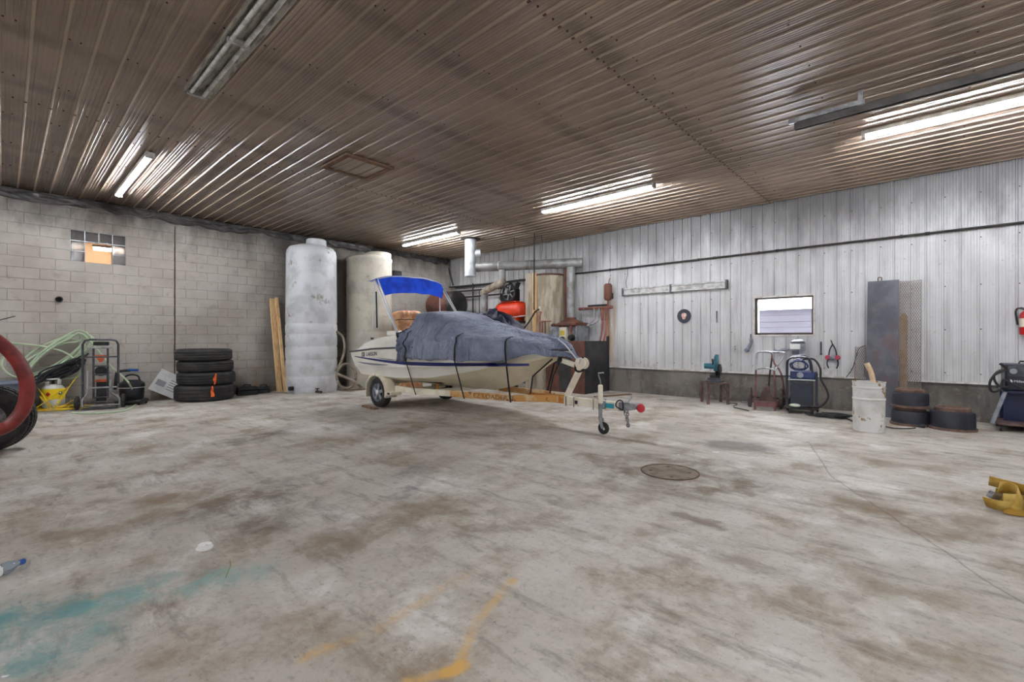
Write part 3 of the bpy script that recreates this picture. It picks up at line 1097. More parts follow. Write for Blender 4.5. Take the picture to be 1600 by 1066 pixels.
KEEL = [(0, .43), (2.6, .42), (3.2, .45), (3.64, .55), (4.0, .73), (4.32, .93), (4.55, 1.04), (4.70, 1.10)]
CHZ = [(0, .61), (1.5, .60), (2.4, .65), (3.2, .78), (3.8, .92), (4.4, 1.05), (4.70, 1.105)]
RLZ = [(0, 1.05), (0.9, 1.12), (2.0, 1.16), (4.70, 1.14)]


def hull_pt(x, s_):
    """one side of the hull section, keel to rub rail; s_ 0..6"""
    b = half_beam(x)
    k, c_, r_ = lerp_tab(KEEL, x), lerp_tab(CHZ, x), lerp_tab(RLZ, x)
    fl = 0.86 if x < 2.2 else 0.86 - 0.22 * (x - 2.2) / (LB - 2.2)
    cy_ = b * fl
    # transom rake: the lower part of the stern sits further forward
    sec = [(0.0, k), (cy_ * 0.5, k + (c_ - k) * 0.45), (cy_ * 0.93, c_ - 0.03), (cy_, c_), (cy_ + (b - cy_) * 0.25, c_ + (r_ - c_) * 0.22), (cy_ + (b - cy_) * 0.62, c_ + (r_ - c_) * 0.36),
           (b - 0.012, c_ + (r_ - c_) * 0.72), (b, r_)]
    y, z = sec[s_]
    return y, z


NS = 36
xs = [LB * i / NS for i in range(NS + 1)]


def hx(x, z):
    rk = max(0.0, 1 - x / 0.5)
    return x + rk * 0.20 * (1.08 - z) / 0.6


for nm, rng, mt in (('hull_bottom', range(0, 4), 'hull_cream'), ('hull_side', range(3, 8), 'hull_white')):
    m = MB()
    for sd in (-1, 1):
        rows = []
        for x in xs:
            rows.append([Vector((hx(x, hull_pt(x, q)[1]), sd * hull_pt(x, q)[0], hull_pt(x, q)[1])) for q in rng])
        n = len(rows[0])
        m.add([p for r_ in rows for p in r_], [(i * n + j, (i + 1) * n + j, (i + 1) * n + j + 1, i * n + j + 1) for i in range(NS) for j in range(n - 1)])
    hs = m.build(nm, mt, bt, smooth=22)
m = MB()
pp = [(-hull_pt(0, q)[0], hull_pt(0, q)[1]) for q in range(7, -1, -1)] + [(hull_pt(0, q)[0], hull_pt(0, q)[1]) for q in range(1, 8)]
m.add([(hx(0, z), y, z) for y, z in pp], [tuple(range(len(pp)))])
m.build('transom', 'hull_white', bt, smooth=0)
# deck with sloping stern quarter and raised coaming
m = MB()


def deck_top(x):
    return lerp_tab([(0, 1.07), (0.12, 1.15), (0.35, 1.27), (0.7, 1.34), (1.2, 1.375), (2.0, 1.385), (3.4, 1.33), (4.4, 1.22), (4.70, 1.15)], x)


def deck_fn(u, v):
    x = LB * u
    b = half_beam(x)
    r_ = lerp_tab(RLZ, x)
    t = deck_top(x)
    tt = abs(v * 2 - 1)
    sd = 1 if v > 0.5 else -1
    tab = [(0, 0.0, t + 0.02), (0.4, max(0, b - .42), t + 0.015), (0.62, max(0, b - .24), t - 0.005), (0.74, max(0, b - .13), r_ + (t - r_) * .78), (0.8, max(0, b - .115), r_ + (t - r_) * .68), (0.92, max(0, b - .035), r_ + (t - r_) * .25), (1.0, b, r_)]
    for (a, y0, z0), (c_, y1, z1) in zip(tab[:-1], tab[1:]):
        if tt <= c_ + 1e-9:
            f_ = (tt - a) / (c_ - a)
            return (hx(x, 1.1) if x < .1 else x, sd * (y0 + (y1 - y0) * f_), z0 + (z1 - z0) * f_)
    return (x, sd * b, r_)


m.grid(deck_fn, 36, 32)
m.build('deck', 'hull_white', bt, smooth=25)
for sd in (-1, 1):
    MB().tube([(hx(x, 1.1), sd * (half_beam(x) + 0.004), lerp_tab(RLZ, x)) for x in xs], 0.017, 8).build('rub_rail', 'rub_rail', bt)
# hull stripes: thin raised decals that follow the near and far sides


def side_point(x, z, sd, off=0.006):
    ys = [hull_pt(x, q) for q in range(3, 8)]
    for (y0, z0), (y1, z1) in zip(ys[:-1], ys[1:]):
        if z0 <= z <= z1:
            t = (z - z0) / (z1 - z0)
            return Vector((hx(x, z), sd * (y0 + (y1 - y0) * t + off), z))
    return Vector((hx(x, z), sd * (ys[-1][0] + off), z))


def stripe(name, mt, x0, x1, top, bot):
    for sd in (-1, 1):
        m = MB()
        n = 30
        m.grid(lambda u, v: side_point(x0 + (x1 - x0) * u, bot(u) + (top(u) - bot(u)) * v, sd), n, 3)
        m.build(name, mt, bt, smooth=50)


stripe('blue_stripe', 'navy', 0.14, 4.2, lambda u: 0.965 - 0.055 * math.sin(min(1, u * 2.2) * math.pi / 2) + 0.05 * max(0, u - 0.45), lambda u: 0.955 - 0.085 * math.sin(min(1, u * 2.0) * math.pi / 2) + 0.055 * max(0, u - 0.45) - 0.02 * math.sin(u * math.pi))
stripe('grey_stripe', 'stripe_grey', 0.22, 1.35, lambda u: 0.855 + 0.0 * u - 0.02 * u, lambda u: 0.848 - 0.030 * math.sin(u * math.pi) - 0.02 * u)
stripe('grey_stripe', 'stripe_grey', 1.0, 1.7, lambda u: 0.955 - 0.02 * u, lambda u: 0.952 - 0.014 * math.sin(u * math.pi) - 0.02 * u)
lx, lz = 0.78, 1.015
pA, pB = side_point(lx - 0.3, lz, -1), side_point(lx + 0.3, lz, -1)
rz_ = math.atan2(pB.y - pA.y, pB.x - pA.x)
lettering('LARSON', 0.105, 'letter_dark', bt, side_point(lx + 0.06, lz + 0.005, -1, 0.010), (R(84), R(-3.5), rz_), sx=0.98)
em = MB().box((-0.05, -0.04, 0), (0.05, 0.04, 0.003)).build('emblem', 'letter_dark', bt, smooth=0, loc=side_point(lx - 0.26, lz - 0.008, -1, 0.006), rot=(R(84), R(-3.5), rz_))
MB().box((-0.035, -0.022, 0.003), (0.03, -0.012, 0.005)).box((-0.03, -0.002, 0.003), (0.035, 0.008, 0.005)).box((-0.015, 0.02, 0.003), (0.03, 0.028, 0.005)).build('emblem_mark', 'hull_white', em, smooth=0)
# bimini: four arched bows, canopy, poles
CA = [(-7.72, 4.80), (-7.55, 6.45)]


def canopy_fn(u, v):
    """v 0-0.4: roof running forward, v 0.4-1: front valance hanging down"""
    arch = 1 - abs(2 * u - 0.98) ** 3.2 * 0.40
    f_ = max(0.0, (v - 0.4) / 0.6)
    y = -0.86 + 1.66 * u
    y += (-0.04 - y) * 0.16 * f_
    x = 0.50 + 0.24 * min(1, v / 0.4) + 0.13 * f_
    z = 2.25 + 0.28 * (arch * (1 - 0.35 * f_) + 0.2 * f_) - 0.31 * f_ ** 0.8 + 0.03 * min(1, v / 0.4) + 0.04 * u
    k_ = 0.3 + f_
    z += 0.014 * k_ * mnoise.noise((u * 7, v * 3, 2.0))
    return (x + 0.03 * k_ * mnoise.noise((u * 8, v * 3, 7)) + 0.012 * math.sin(u * 40 + v * 4) * f_, y, z)


cn = MB().grid(canopy_fn, 60, 24).build('bimini_canopy', 'canopy_blue', bt, solid=0.008, smooth=60)


def cp_(u, v):
    return Vector(canopy_fn(u, v))


for u_, sd in ((0.02, -1), (0.98, 1)):
    base1 = Vector((1.48, sd * 0.86, 1.38))
    base2 = Vector((0.58, sd * 0.84, 1.31))
    top1, top2 = cp_(u_, 0.25), cp_(u_, 0.46)
    MB().cyl(base1, top1, 0.016, n=10).build('bimini_pole', 'chrome', bt)
    MB().cyl(base1 + Vector((0.03, 0, 0)), top2 + Vector((0, 0, .02)), 0.014, n=10).build('bimini_pole', 'chrome', bt)
    MB().cyl(base2, top1 + Vector((0, 0, -0.06)), 0.012, n=10).build('bimini_brace', 'chrome', bt)
    MB().box(base1 - Vector((.03, .02, .03)), base1 + Vector((.04, .02, .04))).build('pole_mount', 'black_plastic', bt, smooth=0)
    MB().box(base2 - Vector((.02, .02, .02)), base2 + Vector((.02, .02, .02))).build('pole_mount', 'black_plastic', bt, smooth=0)
for v_ in (0.03, 0.22, 0.40):
    MB().tube([cp_(0.02 + 0.96 * i / 14, v_) - Vector((0, 0, 0.016)) for i in range(15)], 0.012, 8).build('bimini_bow', 'chrome', bt)
MB().bar(cp_(0.03, 0.3) - Vector((0, 0, .25)), cp_(0.03, 0.3) - Vector((-.03, 0, .95)), 0.03, 0.006).build('bimini_strap', 'strap_black', bt, smooth=0)
# engine hatch block / seat back near the stern
MB().box((0.72, -0.62, 1.36), (1.05, -0.36, 1.46)).build('stern_seat', 'hull_white', bt, bevel=0.02)
# drive bracket below the stern
MB().prism([(0.02, 0.62), (0.12, 0.60), (0.16, 0.44), (0.10, 0.30), (0.02, 0.32), (0.0, 0.46)], -0.10, 0.10).build('outdrive', 'hull_cream', bt, bevel=0.01)

# ------------------------------------------------------------------ boat cover
g = G('cover_fabric')
v = g.obj()
col = g.mix(g.step(g.noise(v, 2.5, 5), .35, .7), lin((150, 159, 182)), lin((112, 120, 144)))
g.col(col)
g.rough(0.55)
fold = g.math('ABSOLUTE', g.math('SUBTRACT', g.noise(g.scale(v, (2.2, 1.0, 0.8)), 2.4, 5, 0.55, 1.2), 0.5))
fold2 = g.math('ABSOLUTE', g.math('SUBTRACT', g.noise(g.scale(v, (1.0, 1.0, 1.6)), 5.0, 4, 0.5, 0.6), 0.5))
g.bump(g.math('ADD', fold, g.math('MULTIPLY', fold2, 0.4)), 1.0, 0.20)
MATS['cover_fabric'] = g.m
mat('cover_dark', (40, 46, 70), (26, 30, 48), 5, rough=0.6, bump=0.5, bsc=9)
cv = thing('boat_cover', 'slate grey fabric cover tied down over the front of the boat', 'boat cover', (BX, BY, 0))
X0C = 1.62
TOPZ = [(1.62, 1.50), (1.72, 1.64), (1.86, 1.79), (2.3, 1.80), (2.7, 1.72), (3.1, 1.58), (3.7, 1.455), (4.2, 1.375), (4.5, 1.32), (4.66, 1.22), (4.78, 1.04)]


def cover_fn(u, v):
    x = X0C + (4.78 - X0C) * u
    tt = abs(2 * v - 1)
    sd = 1 if v > 0.5 else -1
    b = half_beam(min(x, 4.5)) + 0.035
    if x > 4.5:
        b *= max(0.25, 1 - (x - 4.5) / 0.34)
    r_ = lerp_tab(RLZ, min(x, LB))
    bot = lerp_tab([(1.38, 1.0), (1.6, .94), (2.0, .955), (3.4, .965), (3.9, .985), (4.3, 1.06), (4.78, 1.02)], x)
    zt = lerp_tab(TOPZ, x)
    gun = min(zt - 0.01, lerp_tab([(1.38, 1.36), (2.0, 1.36), (3.4, 1.335), (4.3, 1.27), (4.78, 1.03)], x))
    wsy = lerp_tab([(1.62, .55), (1.9, .74), (2.35, .72), (2.8, .52), (3.3, .30), (4.78, .02)], x)
    wsy = min(wsy, b * 0.8)
    tab = [(0, 0, zt), (0.40, wsy * .72, zt - 0.012), (0.5, wsy, zt - 0.05), (0.7, b - 0.09, gun + 0.02), (0.76, b - 0.01, gun - 0.03), (0.90, b + 0.012, (gun + bot) / 2), (1.0, b - 0.0, bot)]
    y = z = 0
    for (a, y0, z0), (c_, y1, z1) in zip(tab[:-1], tab[1:]):
        if tt <= c_ + 1e-9:
            f_ = (tt - a) / (c_ - a)
            y, z = y0 + (y1 - y0) * f_, z0 + (z1 - z0) * f_
            break
    # gathers that fall from the windscreen corner at the rear, slack between ties further forward
    side = max(0.0, (tt - 0.45) / 0.55)
    k = max(0.0, 1 - (x - X0C) / 0.95)
    fan = (x - 2.35) / (0.14 + 0.62 * side)
    y += 0.06 * k * min(1, side * 1.6) * math.sin(fan * 26 + 2.0 * mnoise.noise((x * 3, tt * 3, 1)))
    z += -0.045 * k * side * math.sin(fan * 17)
    y += 0.035 * (1 - k) * side * mnoise.noise((x * 2.6, tt * 4, 3.3 + sd))
    z += 0.03 * mnoise.noise((x * 3.2, v * 7, 5.1)) * (0.4 + side)
    cr = abs(mnoise.noise((x * 1.9 + tt * 1.2, tt * 2.4 - x * 0.8, 2.7 + sd))) * 2 - 0.6
    y += 0.030 * cr * min(1, side * 2)
    z += 0.022 * cr * (1 - min(1, side * 1.3)) * min(1, (1 - abs(2 * u - 1)) * 4)
    if tt > 0.93:
        z += 0.02 * mnoise.noise((x * 5.5, sd * 3, 8.8))
    return (x + 0.02 * mnoise.noise((x * 3, v * 6, 1.2)) + 0.18 * max(0.0, 1 - (x - X0C) / 0.5) * min(1, side * 1.5), sd * y, z)


MB().grid(cover_fn, 190, 84).build('cover_panel', 'cover_fabric', cv, smooth=70, solid=0.004)
# dark bunched hem at the rear and slack heap on the far side
m = MB()


def hem(u, v):
    a_ = 2 * math.pi * v
    y = -0.93 + 1.86 * u
    r_ = 0.075 + 0.025 * mnoise.noise((u * 9, 0, 1.0)) + 0.02 * mnoise.noise((u * 14, v * 6, 5.0))
    zc = 1.33 + 0.20 * math.sin(math.pi * u) ** 0.6
    return (1.64 + r_ * math.cos(a_) * 1.2, y, zc + r_ * math.sin(a_))


m.grid(hem, 60, 12)
m.build('bunched_hem', 'cover_dark', cv, smooth=60)


def heap(u, v):
    a_ = u * 2 * math.pi
    ph = v * math.pi / 2
    rr = 1 + 0.28 * mnoise.noise((math.cos(a_) * 1.6, math.sin(a_) * 1.6, v * 2.5)) + 0.16 * mnoise.noise((math.cos(a_) * 5, math.sin(a_) * 5, v * 7))
    return (2.75 + 0.60 * math.cos(ph) * math.cos(a_) * rr, 0.42 + 0.36 * math.cos(ph) * math.sin(a_) * rr, 1.47 + (0.30 * math.sin(ph) - 0.16 * math.cos(ph) * math.cos(a_)) * rr)


MB().grid(heap, 64, 16).build('slack_heap', 'cover_dark', cv, smooth=60)


def strap_line(x, sd, foot):
    pts = []
    foot = Vector(foot)
    u = (x - X0C) / (4.78 - X0C)
    for i in range(12):
        tt = 0.66 + 0.34 * i / 11
        v_ = 0.5 + sd * tt / 2
        p = Vector(cover_fn(u, v_))
        pts.append(p + Vector((0, sd * (0.045 if x < 2.3 else 0.016), 0.008)))
    pts.append(Vector(foot))
    return pts


for x, fx in ((1.98, 1.85), (3.15, 2.95), (3.92, 3.86)):
    for sd in (-1, 1):
        fy = rail_y(BX + fx, sd) - CY
        pts = strap_line(x, sd, (fx, fy + sd * 0.036, lerp_tab([(p[0], p[2]) for p in RAIL], BX + fx) - 0.05))
        m = MB()
        for a, b in zip(pts[:-1], pts[1:]):
            m.bar(a, b + (b - a) * 0.02, 0.030, 0.006, up=(0, sd, 0.2))
        m.build('tie_strap', 'strap_black', cv, smooth=0)
MB().tube([(4.40, -0.10, 1.0), (4.05, -0.14, 0.72), (4.02, -0.16, 0.45)], 0.012, 6).build('tie_strap', 'strap_black', cv)
MB().tube([(4.42, 0.10, 1.0), (4.25, 0.12, 0.72), (4.20, 0.10, 0.45)], 0.012, 6).build('tie_strap', 'strap_black', cv)
MB().tube([(4.52, -0.12, 1.30), (4.66, -0.11, 1.20), (4.76, -0.06, 1.06), (4.80, -0.03, 1.0)], 0.012, 6, k=4).build('bow_rope', 'chrome', cv)

# ------------------------------------------------------------------ along the block wall
mat('truck_rubber', (34, 34, 35), (56, 53, 50), 5, rough=0.7, bump=0.35, bsc=40)
mat('orange_paint', (255, 120, 40), (226, 66, 24), 14, rough=0.6)
mat('poly_white', (214, 216, 220), (190, 192, 196), 2.5, rough=0.5, c3=(138, 132, 120), sc3=3.5, lo3=0.60, hi3=0.74)
mat('poly_cream', (208, 202, 188), (184, 178, 164), 2.0, rough=0.5, c3=(140, 130, 112), sc3=4.0, lo3=0.62, hi3=0.76)
mat('hose_green', (190, 206, 176), (170, 190, 158), 4, rough=0.4)
mat('hose_tan', (158, 146, 130), (120, 108, 94), 6, rough=0.6)
mat('cord_yellow', (236, 206, 44), (214, 176, 30), 8, rough=0.5)
mat('propane_white', (226, 226, 222), (206, 204, 198), 5, rough=0.4)
mat('propane_yellow', (246, 214, 30), rough=0.45)
mat('decal_red', (192, 36, 36), rough=0.5)
mat('decal_green', (40, 84, 76), rough=0.5)
mat('decal_white', (238, 238, 236), rough=0.5)
mat('graphite', (64, 66, 72), (86, 88, 94), 8, rough=0.4, metal=0.4)
mat('orange_steel', (200, 92, 46), (160, 70, 38), 9, rough=0.55)
mat('tote_grey', (108, 116, 134), (90, 98, 116), 5, rough=0.5)
mat('blue_plastic', (30, 84, 170), rough=0.45)
mat('card_white', (226, 226, 226), (208, 208, 208), 4, rough=0.8)
mat('print_grey', (150, 152, 160), rough=0.8)
mat('red_tube', (138, 44, 38), (112, 34, 30), 5, rough=0.4)


def truck_tyre_profile(R0, wd):
    h = wd / 2
    ri = 0.29
    p = [(ri, -h * 0.62), (ri + 0.03, -h * 0.8), (ri + 0.10, -h * 0.98), (R0 - 0.09, -h), (R0 - 0.045, -h * 0.93), (R0 - 0.015, -h * 0.80), (R0 - 0.003, -h * 0.66)]
    for k in (-0.45, -0.02, 0.41):
        p += [(R0, (k - 0.02) * h), (R0 - 0.014, k * h), (R0 - 0.014, (k + 0.06) * h), (R0, (k + 0.08) * h)]
    p += [(R0 - 0.003, h * 0.66), (R0 - 0.015, h * 0.80), (R0 - 0.045, h * 0.93), (R0 - 0.09, h), (ri + 0.10, h * 0.98), (ri + 0.03, h * 0.8), (ri, h * 0.62)]
    return p


TYC = on_x(320, 600, -11.60)
z = 0.0
tys = [(0.545, 0.345, 0.0, 0.0, 'wide bottom tyre of the truck tyre stack against the block wall'), (0.535, 0.265, 0.02, 0.03, 'second truck tyre from the bottom of the stack, orange flame mark on it'),
       (0.520, 0.245, -0.01, 0.02, 'third truck tyre from the bottom of the stack'), (0.525, 0.25, 0.0, -0.015, 'topmost truck tyre of the stack against the block wall')]
for i, (r_, wd, ox, oy, lb) in enumerate(tys):
    t = thing('truck_tyre', lb, 'tyre', (TYC.x + ox, TYC.y + oy, z), random.uniform(0, 3), 'stacked truck tyres')
    ty = MB().lathe([(a, b + wd / 2) for a, b in truck_tyre_profile(r_, wd)], 64, closed=True).build('carcass', 'truck_rubber', t, smooth=30)
    if i in (0, 1):
        base = math.atan2(-TYC.y, -TYC.x) + R(14) - t.rotation_euler.z
        m = MB()

        def flame(u, v, i=i, base=base, r_=r_, wd=wd):
            zz = wd * (0.30 + 0.66 * v) if i == 0 else wd * (0.05 + 0.88 * v)
            wv = (0.055 * (1 - v) ** 0.7 + 0.012) if i == 0 else (0.045 * (1 - abs(2 * v - 1)) + 0.014)
            a_ = base + (u - 0.5) * 2 * wv + 0.03 * mnoise.noise((v * 3, i, 0)) + (0.05 * v if i else 0.0)
            rr = r_ + 0.004
            return (math.cos(a_) * rr, math.sin(a_) * rr, zz)
        m.grid(flame, 6, 10)
        o = m.build('flame_mark', 'orange_paint', ty, smooth=60)
        o['label'] = 'orange flame-shaped paint mark'
    z += wd - 0.004

# tall white tank and the cream one behind
def ring_tank(prof, lid, mt, name, label, c):
    t = thing(name, label, 'tank', c)
    MB().lathe(prof, 56).build('shell', mt, t, smooth=40)
    MB().lathe(lid[0], 32, lid[1]).build('lid', mt, t, smooth=40)
    return t


TR = 0.60
prof = [(TR * 0.98, 0.0), (TR, 0.04)]
zs = [0.40, 0.80, 1.12, 1.42, 1.68]
pz = 0.04
for zz in zs:
    prof += [(TR * 1.0, pz + 0.04), (TR * 1.004, (pz + zz) / 2), (TR * 1.0, zz - 0.04), (TR * 0.982, zz - 0.01), (TR * 0.982, zz + 0.01)]
    pz = zz
prof += [(TR * 0.995, 1.74), (TR * 0.985, 2.6), (TR * 0.975, 3.42), (TR * 0.95, 3.50), (TR * 0.86, 3.575), (TR * 0.6, 3.63), (TR * 0.3, 3.65), (0.0, 3.655)]
T1 = on_z(487, 613)
T1 = Vector((-11.56, on_x(487, 600, -11.56).y, 0))
tk = ring_tank(prof, ([(0.235, 3.60), (0.24, 3.66), (0.235, 3.78), (0.2, 3.81), (0.0, 3.82)], (0.06, 0.09, 0)), 'poly_white', 'water_tank', 'tall narrow white plastic tank nearest the tyres', T1)
MB().lathe([(0.05, -0.66), (0.05, -0.56)], 14, (0.25, 0, 0.12), 'Y').build('outlet', 'black_iron', tk)
prof = [(TR * 0.98, 0.0), (TR, 0.04)]
pz = 0.04
for zz in (0.5, 1.0, 1.5, 2.0, 2.5, 3.0):
    prof += [(TR, pz + 0.05), (TR, zz - 0.05), (TR * 0.985, zz - 0.012), (TR * 0.985, zz + 0.012)]
    pz = zz
prof += [(TR, 3.06), (TR, 3.42), (TR * 1.02, 3.44), (TR * 1.02, 3.50), (TR * 0.96, 3.54), (TR * 0.5, 3.60), (0, 3.61)]
T2 = Vector((-11.5, on_x(577, 560, -11.5).y, 0))
ring_tank(prof, ([(0.34, 3.55), (0.34, 3.66), (0.30, 3.68), (0, 3.685)], (0.14, 0.20, 0)), 'poly_cream', 'water_tank', 'cream ringed plastic tank standing behind the stern of the boat', T2)

# hoses between and below the tanks
def px_path(pts, X):
    return [on_x(a, b, X) if not isinstance(X, (list, tuple)) else on_x(a, b, X[i]) for i, (a, b) in enumerate(pts)]


tag(MB().tube(px_path([(526, 518), (536, 528), (538, 548), (531, 570), (524, 580)], -11.0), 0.03, 10, k=6).build('ribbed_hose', 'hose_tan'), 'tan hose looping out from behind the tall white tank', 'hose')
lp = [on_x(541 + 15 * math.cos(a), 588 + 19 * math.sin(a), -10.9 + 0.02 * a) for a in [0.2 + i * 0.42 for i in range(22)]]
tag(MB().tube(lp, 0.032, 10, k=2).build('hose_coil', 'hose_tan'), 'coil of tan hose standing between the two tanks', 'hose')
tag(MB().tube([on_x(527, 585, -10.75), on_x(545, 592, -10.7), on_x(557, 599, -10.6), on_z(566, 606, 0.03)], 0.035, 10, k=6).build('drain_hose', 'hose_tan'), 'pale hose running down from the white tank to the floor', 'hose')
hz = [on_z(a, b, 0.03) for a, b in ((492, 609), (506, 611), (520, 607), (538, 609), (556, 608), (575, 607))]
tag(MB().tube(hz, 0.03, 10, k=6).build('floor_hose', 'hose_tan'), 'dirty hose lying on the floor from the white tank towards the trailer', 'hose')
vz = on_z(500, 611, 0.035)
t = thing('pipe_valve', 'rusty pipe valve on the floor at the foot of the white tank', 'valve', (vz.x + 0.12, vz.y - 0.14, 0))
MB().cyl((-0.12, 0, 0.035), (0.14, 0.05, 0.035), 0.03, n=12).build('body', 'rusty_steel', t)
MB().cyl((0, 0.02, 0.035), (0, 0.02, 0.11), 0.012, n=8).build('stem', 'rusty_steel', t)
MB().lathe([(0.045, 0.105), (0.05, 0.112), (0.045, 0.12)], 14, (0, 0.02, 0)).build('hand_wheel', 'rusty_steel', t)

# two planks leaning by the tank
for (ax, az), (bx, bz), wd, lb in (((437, 614), (425, 467), 0.13, 'broad leaning wooden plank, left one of the pair'), ((446, 614), (432, 465), 0.075, 'narrow leaning wooden plank touching the white tank side')):
    a = on_z(ax, az)
    b = on_x(bx, bz, XL + 0.10)
    m = MB()
    d = (b - a)
    m.bar(a + d.normalized() * 0.02, b, wd, 0.038, up=(1, 0.25, 0))
    tag(m.build('plank', 'wood', bevel=0.003), lb, 'plank', 'leaning planks')

# white printed cardboard panel
t = thing('cardboard_panel', 'white printed cardboard panel tilted against the block wall', 'cardboard', on_x(262, 600, XL + 0.10), 0)
t.rotation_euler = (R(-31), R(-9), 0)
MB().box((-0.008, -0.25, -0.24), (0.008, 0.25, 0.24)).build('board', 'card_white', t, smooth=0)
m = MB()
for k in range(5):
    m.box((0.0085, 0.02, -0.12 + k * 0.05), (0.0092, 0.20, -0.10 + k * 0.05))
m.box((0.0085, -0.2, -0.1), (0.0092, -0.03, 0.02))
o = m.build('print', 'print_grey', t, smooth=0)
o['kind'] = 'stuff'

# black tool cases past the tyres
for px, py, w_, h_, lb in ((386, 617, 0.42, 0.19, 'black plastic tool case on the floor just beside the tyre stack'), (411, 614, 0.26, 0.15, 'small black tool case on the floor nearer the planks')):
    p = on_z(px, py)
    t = thing('tool_case', lb, 'tool case', (max(p.x, XL + 0.22), p.y, 0), R(82))
    MB().box((-w_ / 2, -0.12, 0), (w_ / 2, 0.12, h_ * 0.55)).build('base', 'black_plastic', t, bevel=0.015)
    MB().box((-w_ / 2 + .004, -0.118, h_ * 0.56), (w_ / 2 - .004, 0.118, h_)).build('lid', 'black_plastic', t, bevel=0.02)
    MB().tube([(-0.07, -0.02, h_ - .01), (-0.06, -0.02, h_ + 0.04), (0.06, -0.02, h_ + 0.04), (0.07, -0.02, h_ - .01)], 0.012, 8, k=4).build('handle', 'black_plastic', t)

# propane cylinder
pp = on_z(83, 641)
PC = Vector((pp.x + 0.02, pp.y, 0))
face = math.atan2(-PC.y, -PC.x) + R(90)
t = thing('propane_cylinder', 'yellow and white propane cylinder wrapped in yellow cord', 'gas cylinder', PC, face)
MB().lathe([(0.12, 0.0), (0.125, 0.03), (0.10, 0.035)], 28).build('foot_ring', 'propane_white', t)
sh = MB().lathe([(0.05, 0.03), (0.12, 0.045), (0.152, 0.09), (0.156, 0.13), (0.156, 0.37), (0.150, 0.41), (0.12, 0.45), (0.06, 0.475), (0.0, 0.48)], 40).build('shell', 'propane_white', t, smooth=50)
MB().lathe([(0.1572, 0.21), (0.1572, 0.375), (0.153, 0.40)], 40).build('yellow_band', 'propane_yellow', sh, smooth=60)
m = MB()


def on_shell(a_, z_, r_=0.1595):
    return (math.sin(a_) * r_, -math.cos(a_) * r_, z_)


a0 = -0.45
m.add([on_shell(a0 - 0.24, 0.305), on_shell(a0, 0.262), on_shell(a0 + 0.24, 0.305), on_shell(a0, 0.35), on_shell(a0, 0.305, 0.161)], [(0, 1, 4), (1, 2, 4), (2, 3, 4), (3, 0, 4)])
m.build('warning_diamond', 'decal_red', sh, smooth=0)
m = MB()
a0 = 0.62
ring = [on_shell(a0 + 0.20 * math.cos(q * math.pi / 10), 0.32 + 0.033 * math.sin(q * math.pi / 10), 0.160) for q in range(20)]
m.add(ring, [tuple(range(20))])
o = m.build('round_decal', 'decal_green', sh, smooth=0)
m = MB()
ring = [on_shell(a0 + 0.09 * math.cos(q * math.pi / 6), 0.322 + 0.014 * math.sin(q * math.pi / 6), 0.162) for q in range(12)]
m.add(ring, [tuple(range(12))])
m.build('round_decal_centre', 'decal_white', sh, smooth=0)
m = MB()
for a_ in (0.6, 2.54, 3.74, 5.7):
    m.grid(lambda u, v, a_=a_: (0.105 * math.cos(a_ + (u - .5) * 0.9), 0.105 * math.sin(a_ + (u - .5) * 0.9), 0.45 + 0.13 * v), 6, 2)
m.lathe([(0.108, 0.565), (0.108, 0.585), (0.100, 0.585), (0.100, 0.565)], 28, closed=True)
m.build('collar', 'propane_white', t, solid=0.005)
MB().cyl((0, 0, 0.48), (0, 0, 0.54), 0.022, n=12).lathe([(0.03, 0.54), (0.035, 0.555), (0.03, 0.575)], 12).build('valve', 'black_iron', t)

# yellow extension cord heaped round the cylinder
rnd = random.Random(11)
pts = []
for k in range(40):
    a_ = k * 0.62 + rnd.uniform(-.12, .12)
    rr = 0.38 + 0.17 * rnd.uniform(-1, 1)
    pts.append(PC + Vector((0.06 + rr * math.cos(a_) * 0.72, 0.05 + rr * math.sin(a_) * 1.25, 0.012 + 0.028 * rnd.random() + 0.0007 * k)))
side = Vector((SS * 0.74 + 0.3, 0.95, 0)).normalized()
fr = Vector((-PC.x, -PC.y, 0)).normalized()
rt = Vector((-fr.y, fr.x, 0))
for sgn, up, ou in ((1, .42, .24), (1, .12, .24), (1, .55, .34), (1, .05, .28), (-1, .30, .22), (-1, .42, .23), (-1, .06, .22), (1, .10, .20), (1, .40, .24), (1, .20, .36), (1, .62, .40), (1, .10, .36), (1, .03, .30)):
    pts.append(PC + fr * (0.20 if sgn > 0 else 0.19) + rt * (sgn * ou * 0.8) + Vector((0, 0, up)))
    pts.append(PC + fr * 0.215 + rt * (sgn * 0.03) + Vector((0, 0, 0.05 + 0.02 * rnd.random())))
tag(MB().tube(pts, 0.0068, 6, k=4).build('extension_cord', 'cord_yellow'), 'yellow extension cord tangled on the floor round the propane cylinder', 'cord')

# hand truck with its folded frame
hl = on_z(127, 639)
HT = Vector((hl.x + 0.22, hl.y - 0.02, 0))
t = thing('hand_truck', 'dark grey tubular hand truck standing by the propane cylinder', 'hand truck', HT, R(78))
W_ = 0.54
m = MB()
m.tube([(0.02, 0, 0.10), (0.02, 0, 1.20), (0.05, 0, 1.27), (0.12, 0, 1.29), (W_ - 0.12, 0, 1.29), (W_ - 0.05, 0, 1.27), (W_ - 0.02, 0, 1.20), (W_ - 0.02, 0, 0.45)], 0.019, 10)
m.build('outer_frame', 'graphite', t)
for x0, x1 in ((0.09, 0.02), (W_ - 0.13, W_ - 0.0)):
    MB().tube([(x0, -0.05, 0.72), (x0, -0.05, 0.36), (x0 + (x1 - x0) * 0.3, -0.05, 0.27), (x1, -0.05, 0.18), (x1, -0.05, 0.06)], 0.018, 10, k=3).build('front_leg', 'galv', t)
